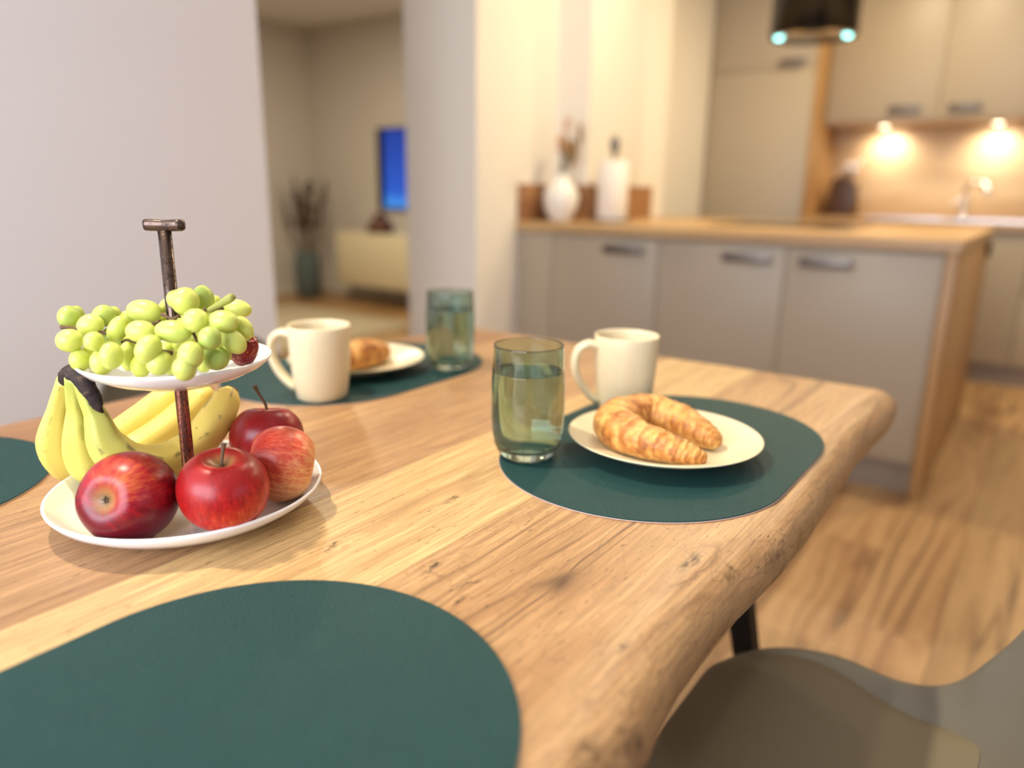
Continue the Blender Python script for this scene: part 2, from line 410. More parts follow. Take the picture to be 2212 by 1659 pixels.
# induction hob under the hood
hb = thing('hob', 'black glass hob let into the oak peninsula worktop below the hood', 'hob', (1.03, .72, .91))
box('glass_plate', (.73, 1.33, .46, .98, .9103, .9145), M['black_glass'], hb, bevel=.001)

# cylinder hood hanging above the peninsula
HX, HY, HZ, HR = 1.035, .70, 1.695, .178
hd = thing('extractor_hood', 'black cylindrical extractor hood hanging above the peninsula', 'hood', (HX, HY, HZ))
V, F = lathe([(HR - .012, HZ + .004), (HR, HZ), (HR, CE - .001), (0, CE - .001)], (HX, HY, 0), 64); _mk('body', V, F, M['hood'], hd)
V, F = lathe([(0, HZ + .006), (HR - .011, HZ + .006), (HR - .011, HZ + .02), (0, HZ + .02)], (HX, HY, 0), 64); _mk('underside', V, F, M['steel'], hd)
M['hood_led'] = emit('hood_led', (150, 240, 232), 6)
for s_ in (-1, 1):
    lx, ly = HX + s_ * .138 * .94, HY + s_ * .138 * .34
    V, F = lathe([(0, HZ - .004), (.014, HZ - .004), (.017, HZ + .006), (0, HZ + .006)], (lx, ly, 0), 24)
    _mk('lamp', V, F, M['hood_led'], hd)

# tall cabinet between left wall and niche
TX0, TX1, TY = .012, .672, 2.16
tc = thing('tall_cabinet', 'tall cream cabinet beside the kitchen wall left of the lit niche', 'cabinet', (.34, 2.45, 0))
V, F = join([boxVF(TX0, TX0 + .018, TY + .022, 2.745, .12, 2.3), boxVF(TX1 - .018, TX1, TY + .022, 2.745, .12, 2.3), boxVF(TX0, TX1, TY + .022, 2.745, 2.3, 2.318), boxVF(TX0, TX1, 2.73, 2.745, .12, 2.3)])
_mk('carcass', V, F, M['front'], tc, smooth=False)
front_with_handle('upper_door', TX0, TX1, 1.80, 2.318, TY, tc, (.455, .61), 1.832)
front_with_handle('lower_door', TX0, TX1, .122, 1.80, TY, tc)
box('plinth', (TX0, TX1, TY + .05, TY + .066, 0, .12), M['front_dark'], tc)
tag(box('side_panel', (TX1 + .002, TX1 + .022, TY, 2.747, .0, 2.318), M['oak_end'], bevel=.001), 'oak side panel between the tall cabinet and the lit niche', 'panel')

# back run: base units, sink worktop
BR = 'cream base units under the sink worktop'
bx = TX1 + .024
for i, (a, b, lab, drs) in enumerate(((bx, 1.30, 'cream sink run base unit next to the tall cabinet', [(.122, .862, (1.05, 1.24), .81, 'door')]),
                       (1.30, 1.908, 'cream base unit below the tap, left of the drawer unit', [(.122, .862, (1.36, 1.55), .81, 'door')]),
                       (1.908, 2.508, 'cream drawer unit right of the base unit below the tap', [(.122, .52, (1.96, 2.45), .485, 'drawer'), (.52, .862, (1.96, 2.45), .82, 'drawer')]))):
    base_cab(lab, a, b, 2.14, 2.745, drs, BR, lid=i != 1)
# worktop with a cut-out for the sink bowl
SX0, SX1, SY0, SY1 = 1.48, 1.90, 2.23, 2.58
V, F = join([boxVF(bx, SX0, 2.115, 2.747, .872, .91), boxVF(SX1, 2.51, 2.115, 2.747, .872, .91), boxVF(SX0, SX1, 2.115, SY0, .872, .91), boxVF(SX0, SX1, SY1, 2.747, .872, .91)])
tag(_mk('worktop', V, F, M['oak'], smooth=False), 'oak worktop with the steel sink against the kitchen back wall', 'worktop')
sk = thing('sink', 'stainless steel sink with drainer in the back worktop', 'sink', (1.5, 2.42, .91))
V, F = join([boxVF(1.02, SX0, 2.19, 2.62, .9105, .9165), boxVF(SX1, 1.96, 2.19, 2.62, .9105, .9165), boxVF(SX0, SX1, 2.19, SY0, .9105, .9165), boxVF(SX0, SX1, SY1, 2.62, .9105, .9165)])
_mk('rim', V, F, M['steel'], sk, smooth=False)
e = .004
V, F = join([boxVF(SX0 + e, SX1 - e, SY0 + e, SY1 - e, .745, .75), boxVF(SX0 + e, SX0 + 2 * e, SY0 + e, SY1 - e, .75, .915), boxVF(SX1 - 2 * e, SX1 - e, SY0 + e, SY1 - e, .75, .915), boxVF(SX0 + e, SX1 - e, SY0 + e, SY0 + 2 * e, .75, .915), boxVF(SX0 + e, SX1 - e, SY1 - 2 * e, SY1 - e, .75, .915)])
_mk('bowl', V, F, M['steel'], sk, smooth=False)
V, F = join([boxVF(1.06, 1.44, y, y + .018, .9165, .919) for y in (2.25, 2.31, 2.37, 2.43, 2.49, 2.55)])
_mk('drainer_ridges', V, F, M['steel'], sk, smooth=False)
tp = thing('tap', 'chrome mixer tap with a bent spout behind the sink', 'tap', (1.52, 2.60, .917))
V, F = lathe([(0, .917), (.028, .917), (.028, .925), (.022, .93), (.022, 1.03), (.020, 1.04), (0, 1.045)], (1.52, 2.60, 0), 24); _mk('body', V, F, M['chrome'], tp)
pth = spline([(1.52, 2.60, 1.03), (1.52, 2.595, 1.09), (1.545, 2.57, 1.125), (1.60, 2.52, 1.125), (1.635, 2.49, 1.10), (1.64, 2.485, 1.075)], 24)
V, F = tube(pth, [.013] * 24, 14); _mk('spout', V, F, M['chrome'], tp)
V, F = lathe([(0, 1.058), (.019, 1.058), (.021, 1.065), (.021, 1.09), (.016, 1.098), (0, 1.10)], (1.64, 2.485, 0), 20); _mk('aerator', V, F, M['chrome'], tp)
V, F = tube([(1.498, 2.60, 1.0), (1.47, 2.595, 1.01), (1.44, 2.59, 1.035)], [.007, .0065, .006], 10); _mk('lever', V, F, M['chrome'], tp)
# splashback and wall cabinets
tag(box('splashback', (bx, 2.51, 2.728, 2.748, .911, 1.475), M['oak_wall'], bevel=.001), 'oak splashback behind the sink under the wall cabinets', 'splashback')
WC = 'cream wall cabinets above the oak splashback'
ux = [bx + .002, 1.325, 1.958]
wl = ['cream wall cabinet beside the oak panel, above the knife block', 'cream wall cabinet above the tap, right of the first wall cabinet']
M['led'] = emit('warm_led', (255, 236, 200), 22)
for i in range(2):
    a, b = ux[i], ux[i + 1]
    t = thing('wall_cabinet', wl[i], 'cabinet', ((a + b) / 2, 2.57, 1.49), WC)
    V, F = join([boxVF(a, a + .018, 2.412, 2.745, 1.494, 2.3), boxVF(b - .018, b, 2.412, 2.745, 1.494, 2.3), boxVF(a, b, 2.412, 2.745, 2.3, 2.318), boxVF(a + .018, b - .018, 2.733, 2.745, 1.494, 2.3)])
    _mk('carcass', V, F, M['front'], t, smooth=False)
    hx = (b - .262, b - .085) if i % 2 == 0 else (a + .055, a + .225)
    front_with_handle('door', a, b, 1.488, 2.318, 2.391, t, hx, 1.553)
    box('underside_board', (a, b, 2.412, 2.747, 1.476, 1.493), M['oak_wall'], t)
for i, (x, lab) in enumerate(((1.023, 'glowing round spotlight under the wall cabinet next to the oak panel'), (1.633, 'glowing round spotlight under the wall cabinet above the tap'))):
    t = thing('cabinet_spotlight', lab, 'light', (x, 2.55, 1.475), 'spotlights under the wall cabinets')
    V, F = lathe([(0, 1.4755), (.035, 1.4755), (.035, 1.468), (.028, 1.466)], (x, 2.55, 0), 28); _mk('ring', V, F, M['steel'], t)
    V, F = lathe([(.0275, 1.4665), (.02, 1.4655), (0, 1.465)], (x, 2.55, 0), 28); _mk('lens', V, F, M['led'], t)
    spot('spotlight_glow', (x, 2.60, 1.455), (0, .30, -1), 15, (1, .88, .68), 165, 1.0, .05)
# knife block
kb = thing('knife_block', 'dark brown knife block in the corner of the back worktop', 'knife block', (.82, 2.55, .911))
M['walnut'] = wood('walnut_block', 21, srgb(92, 60, 34), srgb(70, 44, 24), srgb(36, 22, 14), 26, 'Z', (.35, .45), fine=.4)
pr = [(-.105, 0), (.10, 0), (.085, .20), (.02, .25), (-.055, .235)]
V = [(.82 + x, 2.55 + y, .9115 + z) for y in (-.06, .06) for x, z in pr]; n = len(pr)
F = [tuple(range(n)), tuple(range(n, 2 * n))[::-1]] + [(i, n + i, n + (i + 1) % n, (i + 1) % n) for i in range(n)]
_mk('block', V, F, M['walnut'], kb, bevel=.004)
for k, (dx, dy, l) in enumerate(((-.02, -.03, .1), (.02, -.03, .115), (.05, -.03, .09), (.0, .03, .1), (.04, .03, .105))):
    V, F = tube([(.82 + dx, 2.55 + dy, 1.135), (.82 + dx + l * .18, 2.55 + dy, 1.14 + l * .6), (.82 + dx + l * .34, 2.55 + dy, 1.14 + l * 1.1)], [.011, .013, .012], 12)
    _mk('knife_handle', V, F, M['chrome'], kb)

# vase with dried flowers on the peninsula
M['ceramic'] = plain('white_ceramic', (232, 228, 216), .35)
M['stemmat'] = plain('dry_stem', (120, 112, 84), .8)
M['petal'] = plain('dried_petals', (206, 148, 104), .85, var=.25)
M['seed_head'] = plain('dried_heads', (140, 112, 66), .9, var=.2)
vx, vy = .13, .165
va = thing('vase', 'white bulbous ceramic vase holding dried flowers, in front of the oak upstand', 'vase', (vx, vy, .91))
V, F = lathe([(0, .9115), (.045, .9115), (.050, .918), (.072, .96), (.083, 1.005), (.080, 1.035), (.062, 1.07), (.038, 1.092), (.030, 1.105), (.033, 1.118), (.029, 1.118), (.026, 1.104), (.034, 1.09), (.056, 1.066), (.074, 1.03), (.06, .96), (0, .93)], (vx, vy, 0), 40); _mk('body', V, F, M['ceramic'], va)
bq = thing('dried_bouquet', 'orange dried flowers standing in the white ceramic vase', 'dried flowers', (vx, vy, .95))
rng = random.Random(3); Vs, Fs, Vh, Fh, Vp, Fp = [], [], [], [], [], []
ps, ph, pp = [], [], []
for k in range(15):
    a = rng.uniform(0, 2 * pi); sp = rng.uniform(.01, .055); hh = rng.uniform(1.22, 1.36)
    tipx, tipy = vx + sp * cos(a) + .028, vy + sp * sin(a) + .02
    path = spline([(vx + .01 * cos(a), vy + .01 * sin(a), .96), (vx + .012 * cos(a), vy + .012 * sin(a), 1.11), ((vx + tipx) / 2, (vy + tipy) / 2, 1.17), (tipx, tipy, hh)], 8)
    ps.append(tube(path, [.0016] * 8, 5))
    if k % 3:
        for q in range(12):
            d = Vector((rng.gauss(0, 1), rng.gauss(0, 1), rng.gauss(.5, .7))).normalized() * rng.uniform(.012, .03); c = Vector((tipx, tipy, hh))
            sd = d.cross(Vector((rng.gauss(0, 1), rng.gauss(0, 1), rng.gauss(0, 1)))).normalized() * .006
            pp.append(([tuple(c), tuple(c + d * .6 + sd), tuple(c + d * 1.1), tuple(c + d * .6 - sd)], [(0, 1, 2, 3)]))
    else:
        ph.append(tube([(tipx, tipy, hh - .10), (tipx, tipy, hh - .06), (tipx, tipy, hh - .02), (tipx, tipy, hh)], [.003, .012, .010, .002], 8))
_mk('stems', *join(ps), M['stemmat'], bq).o['kind'] = 'stuff'
_mk('flower_heads', *join(ph), M['seed_head'], bq).o['kind'] = 'stuff'
_mk('petals', *join(pp), M['petal'], bq).o['kind'] = 'stuff'
# paper roll on its holder
kx, ky = .300, .345
kr = thing('paper_roll_holder', 'grey upright holder with round foot carrying the paper roll', 'paper holder', (kx, ky, .91))
M['holder'] = plain('holder_grey', (120, 118, 112), .35, .6)
V, F = lathe([(0, .911), (.088, .911), (.090, .915), (.088, .921), (0, .921)], (kx, ky, 0), 40); _mk('foot', V, F, M['holder'], kr)
V, F = lathe([(0, .921), (.008, .921), (.008, 1.215), (0, 1.215)], (kx, ky, 0), 16); _mk('rod', V, F, M['holder'], kr)
V, F = lathe([(0, 1.215), (.012, 1.215), (.021, 1.235), (.023, 1.26), (.018, 1.285), (.007, 1.296), (0, 1.298)], (kx, ky, 0), 24); _mk('knob', V, F, M['holder'], kr)
M['paper'] = plain('kitchen_paper', (236, 228, 214), .9, bump=(90, .2), spec=.2)
V, F = lathe([(.019, .922), (.068, .922), (.071, .926), (.071, 1.178), (.068, 1.182), (.019, 1.182), (.019, .922)], (kx, ky, 0), 48)
tag(_mk('paper_roll', V, F, M['paper']), 'white kitchen paper roll standing on the peninsula by the upstand', 'paper roll')

# ------------------------------------------------------------------ living room
M['rug'] = plain('beige_rug', (188, 178, 154), .95, bump=(180, .5), var=.06, spec=.1)
tag(box('rug', (-3.5, -1.93, -.6, 1.42, .001, .014), M['rug'], bevel=.004), 'large beige rug on the living room floor', 'rug')
M['sideboard'] = plain('cream_lacquer', (226, 218, 190), .4)
sb = thing('sideboard', 'cream sideboard hung on the living room wall below the television', 'sideboard', (-2.5, 2.03, .18))
V, F = join([boxVF(-3.33, -1.53, 1.855, 2.23, .18, .198), boxVF(-3.33, -1.53, 1.855, 2.23, .632, .65), boxVF(-3.33, -3.312, 1.855, 2.23, .198, .632), boxVF(-1.548, -1.53, 1.855, 2.23, .198, .632), boxVF(-3.312, -1.548, 2.215, 2.23, .198, .632)])
_mk('carcass', V, F, M['sideboard'], sb, smooth=False)
for i in range(2): box('door', (-3.328 + i * .9, -2.432 + i * .9, 1.834, 1.853, .182, .648), M['sideboard'], sb, bevel=.002)
tv = thing('television', 'wall television with a glowing blue screen above the sideboard', 'television', (-2.55, 2.2, 1.2))
box('casing', (-3.15, -1.95, 2.195, 2.23, .855, 1.565), M['black'], tv, bevel=.004)
ts = NT('blue_screen'); sx = ts.node('ShaderNodeSeparateXYZ'); ts.set(sx.inputs[0], ts.coord())
zz = ts.math('ADD', sx.outputs[2], .33)
cl = ts.ramp(ts.math('MULTIPLY_ADD', ts.noise(ts.coord(), 6, 4), .12, zz), [(0, srgb(70, 160, 250)), (.12, srgb(66, 150, 246)), (.2, srgb(34, 96, 214)), (.7, srgb(18, 64, 168))])
ts.P(Base_Color=(0, 0, 0), Emission_Color=cl, Emission_Strength=.85, Roughness=.2)
box('screen', (-3.06, -1.965, 2.1935, 2.1955, .868, 1.552), ts.m, tv)
M['dark_red'] = plain('dark_red_brown', (86, 46, 34), .5, var=.2)
dc = thing('ornament', 'dark brown pointed ornament standing on the cream sideboard', 'ornament', (-2.92, 1.99, .65))
V, F = lathe([(0, .6515), (.10, .6515), (.125, .67), (.12, .70), (.085, .76), (.045, .81), (.018, .838), (0, .845)], (-2.92, 1.99, 0), 32); _mk('body', V, F, M['dark_red'], dc)
M['blue_vase'] = plain('blue_grey_glaze', (92, 108, 114), .35, var=.15)
fx, fy = -3.80, 1.86
fv = thing('floor_vase', 'tall blue grey floor vase in the living room corner', 'vase', (fx, fy, 0))
V, F = lathe([(0, .001), (.085, .001), (.095, .01), (.115, .12), (.125, .26), (.118, .36), (.10, .42), (.105, .44), (.096, .44), (.09, .42), (.10, .3), (0, .05)], (fx, fy, 0), 36); _mk('body', V, F, M['blue_vase'], fv)
gr = thing('pampas_grass', 'brown dried pampas grass standing in the blue grey floor vase', 'dried grass', (fx, fy, .3))
M['pampas'] = plain('pampas_brown', (78, 58, 40), .95, var=.2)
st, fe = [], []
for k in range(11):
    a = rng.uniform(0, 2 * pi); sp = rng.uniform(.06, .22); hh = rng.uniform(.94, 1.08)
    tip = Vector((fx + sp * cos(a), fy + sp * sin(a), hh)); b0 = Vector((fx + .03 * cos(a), fy + .03 * sin(a), .1)); mid = b0.lerp(tip, .55)
    st.append(tube([b0, mid, tip], [.003] * 3, 5))
    for q in range(34):
        c = mid.lerp(tip, rng.uniform(.0, 1.0)); d = (tip - mid).normalized() * .07 + Vector((rng.gauss(0, .02), rng.gauss(0, .02), rng.gauss(0, .01)))
        s2 = d.cross(Vector((rng.gauss(0, 1), rng.gauss(0, 1), 0))).normalized() * .011
        fe.append(([tuple(c), tuple(c + d * .5 + s2), tuple(c + d), tuple(c + d * .5 - s2)], [(0, 1, 2, 3)]))
_mk('stems', *join(st), M['stemmat'], gr).o['kind'] = 'stuff'
_mk('plumes', *join(fe), M['pampas'], gr).o['kind'] = 'stuff'

# ------------------------------------------------------------------ dining chairs (shell with seat pad), facing -X in their own frame
M['shell'] = plain('taupe_shell', (108, 104, 93), .5, bump=(300, .05))
M['pad'] = plain('olive_grey_seat_pad', (108, 97, 74), .65, bump=(500, .15))
prof = [(-.252, .405, .10, 0), (-.250, .435, .115, 0), (-.236, .456, .135, .000), (-.185, .466, .180, .004), (-.115, .459, .211, .010), (-.05, .448, .207, .018), (.0, .450, .198, .034), (.045, .474, .196, .055), (.088, .52, .205, .05), (.122, .58, .212, .03), (.148, .64, .208, .0), (.168, .70, .188, 0), (.180, .75, .15, 0), (.184, .768, .10, 0)]
def grid(fn, n, m):
    V = [fn(i, j) for i in range(n) for j in range(m)]
    F = [(i * m + j, (i + 1) * m + j, (i + 1) * m + j + 1, i * m + j + 1) for i in range(n - 1) for j in range(m - 1)]
    return V, F
def make_chair(label, loc, rz):
    t = thing('dining_chair', label, 'chair', loc, 'taupe shell chairs at the table', rz)
    n = len(prof)
    sp = spline(prof, 40)
    def pt(i, j):
        u = j / 14 * 2 - 1; x, z, w, lip = sp[i]; q = i / 39 * (n - 1)
        back = max(0, min(1, (q - 6.5) / 3)); x -= back * .055 * abs(u) ** 2.2
        return (x, w * u, z + lip * abs(u) ** 3)
    V, F = grid(pt, 40, 15); _mk('shell', V, F, M['shell'], t, sub=1, solid=.012, local=True)
    def pd(i, j):
        v = i / 15; u = j / 12 * 2 - 1; q = (.058 + v * .49) * 39; k = int(q); f = q - k
        x, z, w, lip = sp[k] * (1 - f) + sp[k + 1] * f
        wid = min(w * .84, float(np.interp(x, [-.126, -.025, .02, .06, .08, .10], [.178, .146, .128, .085, .05, .03]))) * (1 - max(0, (.12 - v) / .12) ** 2 * .35)
        edge = min(1, min(v, 1 - v) * 7, (1 - abs(u)) * 4); yy = wid * u
        return (x, yy, z + .003 + lip * abs(yy / w) ** 3 + .015 * sqrt(max(0, edge)))
    V, F = grid(pd, 16, 13); _mk('seat_pad', V, F, M['pad'], t, sub=1, local=True)
    for sx, sy in ((-1, -1), (-1, 1), (1, -1), (1, 1)):
        V, F = tube([(sx * .10 - .02, sy * .10, .435), (sx * .21 - .02, sy * .21, .001)], [.016, .010], 14); _mk('leg', V, F, M['black'], t, local=True)
    V, F = join([boxVF(-.14, .10, -.012, .012, .418, .436), boxVF(-.032, -.008, -.12, .12, .418, .436)])
    _mk('seat_bracket', V, F, M['black'], t, smooth=False, local=True)
    return t
make_chair('taupe shell chair with olive seat pad pushed under the live edge side of the table', (1.985, -2.09, 0), 0)
make_chair('taupe shell chair whose back just shows behind the table, in front of the white wall', (.905, -2.095, 0), pi)
# ------------------------------------------------------------------ dining table
from mathutils import noise as mn
ZT = .761
TX, TYc = 1.418, -2.48
tb = thing('dining_table', 'solid wood dining table with live edge top on slanted black legs', 'table', (TX, TYc, 0))
Y0, Y1 = -3.40, -1.578
EY = [-3.4, -2.7, -2.5, -2.463, -2.413, -2.33, -2.258, -2.188, -2.076, -1.98, -1.835, -1.72, -1.62, -1.51]
EX = [1.858, 1.866, 1.866, 1.859, 1.852, 1.848, 1.853, 1.859, 1.858, 1.854, 1.849, 1.855, 1.856, 1.849]   # outline of the live edge along the table
def top_plank(xa, xb, mat, seed, rl=False, rr=False):
    """one board of the top, live edge at the left (rl) or right (rr), rounded far and near ends"""
    TH = .042; N = 16
    def section(y):
        e = .005 * mn.noise((seed, y * 3.1, 0)) + .003 * mn.noise((seed, y * 9, 3))
        if rr: e = float(np.interp(y, EY, EX)) - xb + .004 + (.006 * mn.noise((seed, y * 4, 0)) if y < -2.55 else 0)
        pts = []
        def edge(x, s):
            out = []
            for k in range(9):
                ph = radians(8 + 104 * k / 8)
                n = .0035 * mn.noise((y * 16 + seed, k * .55, 1.7)) * (k / 8) + .002 * mn.noise((y * 45, k * .9, 4.1)) * (k / 8)
                out.append((x + s * (-.036 + .036 * sin(ph) + e + n), ZT - .034 * (1 - cos(ph)) + n * .5))
            return out
        a = xa + .040 if rl else xa; b = xb + e - .038 if rr else xb
        top = [(a + (b - a) * k / N, ZT) for k in range(N + 1)]
        R = edge(xb, 1) if rr else []
        L = edge(xa, -1)[::-1] if rl else []
        bl = xa + .012 if rl else xa; br = xb - .014 if rr else xb
        bot = [(br + (bl - br) * k / 6, ZT - TH) for k in range(7)]
        return L + top + R + bot
    ys = [(Y0 + .02 - .02 * sin(radians(a)), .02 * (1 - cos(radians(a)))) for a in (90, 70, 45, 20, 0)]
    ys += [(Y0 + .02 + (Y1 - .03 - Y0 - .02) * k / 84, 0) for k in range(1, 84)]
    ys += [(Y1 - .022 + .022 * sin(radians(a)), .022 * (1 - cos(radians(a)))) for a in (0, 15, 30, 45, 60, 75, 90)]
    V, F = [], []; m = None
    for (y, dz) in ys:
        s = section(y); m = len(s); yy = y
        for (x, z) in s:
            zz = z
            if dz and z > ZT - .030: zz = z - dz * max(0, (z - (ZT - .030)) / .030)
            xx = x
            if dz and (rr and x > xb - .03): xx = x - dz * .9
            if dz and (rl and x < xa + .03): xx = x + dz * .9
            end = .004 * mn.noise((x * 9, seed, 2)) if y > Y1 - .03 else 0
            V.append((xx, yy + end, zz))
    for i in range(len(ys) - 1):
        for k in range(m):
            F.append((i * m + k, (i + 1) * m + k, (i + 1) * m + (k + 1) % m, i * m + (k + 1) % m))
    F.append(tuple(range(m))); F.append(tuple(range((len(ys) - 1) * m, len(ys) * m))[::-1])
    F = [f[::-1] for f in F]
    o = _mk('plank', V, F, mat, tb)
    x = o.o.modifiers.new('edge', 'EDGE_SPLIT'); x.split_angle = radians(50)
    return o
wd = lambda n, s, **k: wood(n, s, k.pop('l', T_L), k.pop('m', T_M), k.pop('d', T_D), ring=k.pop('ring', 78), fine=k.pop('fine', 1.5), **k)
top_plank(.968, 1.142, wd('table_wood_a', 31, l=srgb(193, 151, 103), m=srgb(155, 110, 71)), 1, rl=True)
top_plank(1.1423, 1.312, wd('table_wood_b', 45, l=srgb(200, 160, 110), m=srgb(165, 120, 78)), 2)
top_plank(1.3123, 1.4828, wd('table_wood_c', 12, l=srgb(193, 153, 107), m=srgb(151, 108, 71), d=srgb(100, 68, 44), contrast=1.15), 3)
top_plank(1.4831, 1.6398, wd('table_wood_d', 27, l=srgb(221, 189, 133), m=srgb(193, 151, 97), d=srgb(120, 80, 48), contrast=.9,
          knots=((.1627, .1541, .004, .008, .05), (.1637, .1646, .003, .006, .04), (.1469, .0307, .005, .012, .07))), 4)
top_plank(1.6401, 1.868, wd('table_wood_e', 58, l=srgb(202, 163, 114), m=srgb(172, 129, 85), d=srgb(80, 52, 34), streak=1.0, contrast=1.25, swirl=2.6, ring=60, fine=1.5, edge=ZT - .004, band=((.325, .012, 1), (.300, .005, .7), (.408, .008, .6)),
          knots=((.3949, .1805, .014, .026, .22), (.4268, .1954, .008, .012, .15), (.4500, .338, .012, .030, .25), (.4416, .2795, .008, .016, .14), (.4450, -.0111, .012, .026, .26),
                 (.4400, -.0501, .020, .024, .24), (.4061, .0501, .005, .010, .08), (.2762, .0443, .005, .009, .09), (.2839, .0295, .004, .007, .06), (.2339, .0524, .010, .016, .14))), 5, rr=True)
for (x0, x1, y0, y1) in ((1.655, 1.785, -1.80, -1.75), (1.181, 1.051, -1.80, -1.75), (1.655, 1.785, -3.12, -3.17), (1.181, 1.051, -3.12, -3.17)):
    d = .028; q = [(x0, y0, .7185, .021), (x1, y1, .001, .014)]
    V = [(x + sx * h, y + sy * h * .8, z) for (x, y, z, h) in q for sx, sy in ((-1, -1), (1, -1), (1, 1), (-1, 1))]
    F = [(3, 2, 1, 0), (4, 5, 6, 7)] + [(i, (i + 1) % 4, 4 + (i + 1) % 4, 4 + i) for i in range(4)]
    _mk('leg', V, F, M['black'], tb, smooth=False)
for y in (-1.80, -3.12):
    box('leg_plate', (1.15, 1.69, y - .03, y + .03, .712, .7188), M['black'], tb)

# ------------------------------------------------------------------ placemats
tm = NT('green_leather'); co = tm.coord()
cell = tm.voronoi(tm.mapping(co, scale=(1, 1, .2)), 430, 'DISTANCE_TO_EDGE')
h = tm.math('ADD', tm.ramp(cell, [(0, 0), (.22, 1)]), tm.noise(co, 900, 3))
tm.P(Base_Color=tm.mix(tm.noise(co, 34, 4), srgb(18, 56, 56), srgb(22, 64, 62)), Roughness=tm.math('MULTIPLY_ADD', tm.noise(co, 300, 2), .14, .48), Specular_IOR_Level=.28)
tm.bump(h, .5, .0008)
M['mat'] = tm.m
M['mat_back'] = plain('mat_backing', (186, 160, 146), .8)
def stad(cx, cy, a, b, n=48):
    s = b - a; P1 = []
    for i in range(n + 1):
        t = pi * i / n; P1.append((cx + a * cos(t), cy + s + a * sin(t)))
    for i in range(n + 1):
        t = pi + pi * i / n; P1.append((cx + a * cos(t), cy - s + a * sin(t)))
    return P1
PM = 'dark green leather placemats'
def placemat(label, cx, cy):
    t = thing('placemat', label, 'placemat', (cx, cy, ZT), PM)
    V, F = prism(stad(cx, cy, .1560, .2285), ZT + .0003, ZT + .0012); _mk('backing', V, F, M['mat_back'], t, smooth=False)
    V, F = prism(stad(cx, cy, .1555, .2280), ZT + .0012, ZT + .0024); _mk('leather', V, F, M['mat'], t, smooth=False, bevel=.0004)
placemat('green leather placemat under the croissant plate beside the live edge', 1.679, -2.044)
placemat('empty green leather placemat filling the lower left front of the table', 1.690, -2.702)
placemat('empty green leather placemat mostly hidden behind the bananas at far left', 1.119, -2.722)
placemat('green leather placemat at the far side under mug, plate and glass', 1.122, -2.012)
ZM = ZT + .0026

# ------------------------------------------------------------------ plates, mugs, glasses
tc_ = NT('cream_glaze'); n = tc_.noise(tc_.coord(), 18, 5); sp = tc_.ramp(tc_.noise(tc_.coord(), 160, 3), [(.68, 0), (.75, 1)])
tc_.P(Base_Color=tc_.mix(tc_.math('MULTIPLY', sp, .25), tc_.mix(n, srgb(228, 214, 178), srgb(216, 199, 158)), srgb(150, 124, 88)), Roughness=.32)
M['cream'] = tc_.m
tw = NT('white_glaze'); sp = tw.ramp(tw.voronoi(tw.coord(), 95, 'F1'), [(.045, 1), (.07, 0)])
tw.P(Base_Color=tw.mix(tw.math('MULTIPLY', sp, .25), srgb(246, 243, 240), srgb(150, 145, 140)), Roughness=.16, Coat_Weight=.3)
M['white'] = tw.m
def plate(label, c, z, r=.109, mat='cream', h=.022, group='cream dessert plates'):
    prof = [(0, 0), (r * .52, 0), (r * .56, .0025), (r * .60, .0015 + h * .12), (r * .86, h * .62), (r * .985, h - .0022), (r, h - .0006), (r * .992, h), (r * .975, h - .0008), (r * .85, h * .62 + .004), (r * .62, .0085), (r * .5, .0070), (0, .0066)]
    V, F = lathe(prof, (c[0], c[1], z), 96); o = _mk('plate', V, F, M[mat]); return tag(o, label, 'plate', group)
PA = (1.686, -2.071); PF = (1.122, -2.018)
plate('cream plate under the curved croissant on the right placemat', PA, ZM)
plate('cream plate under the far croissant, half hidden behind a mug', PF, ZM)

MUG = 'cream stoneware mugs'
def mug(label, x, y, ang):
    t = thing('mug', label, 'mug', (x, y, ZM), MUG)
    pr = [(0, .0025), (.026, .0025), (.028, 0), (.0325, 0), (.0345, .003), (.0365, .014), (.0390, .034), (.0410, .060), (.0420, .085), (.0426, .1015), (.0422, .1035), (.0406, .1030), (.0400, .100), (.0395, .084), (.0385, .060), (.0360, .034), (.032, .012), (.026, .0075), (0, .007)]
    V, F = lathe(pr, (x, y, ZM), 64); _mk('body', V, F, M['cream'], t)
    pts = spline([(.0395, .088), (.052, .0915), (.0655, .083), (.0695, .064), (.064, .044), (.052, .026), (.0368, .013)], 22)
    path = [(x + r * cos(ang), y + r * sin(ang), ZM + z) for r, z in pts]
    V, F = tube(path, [.0062 + .0015 * abs(k / 21 - .5) for k in range(22)], 14, shape=lambda i, a: (cos(a) * 1.45, sin(a) * .85), upv=(cos(ang), sin(ang), 0)); _mk('handle', V, F, M['cream'], t)
AL = pi + .622
mug('cream mug behind the curved croissant on the right placemat', 1.572, -1.951, AL + .12)
mug('cream mug standing alone in front of the far croissant', 1.208, -2.164, AL - .05)

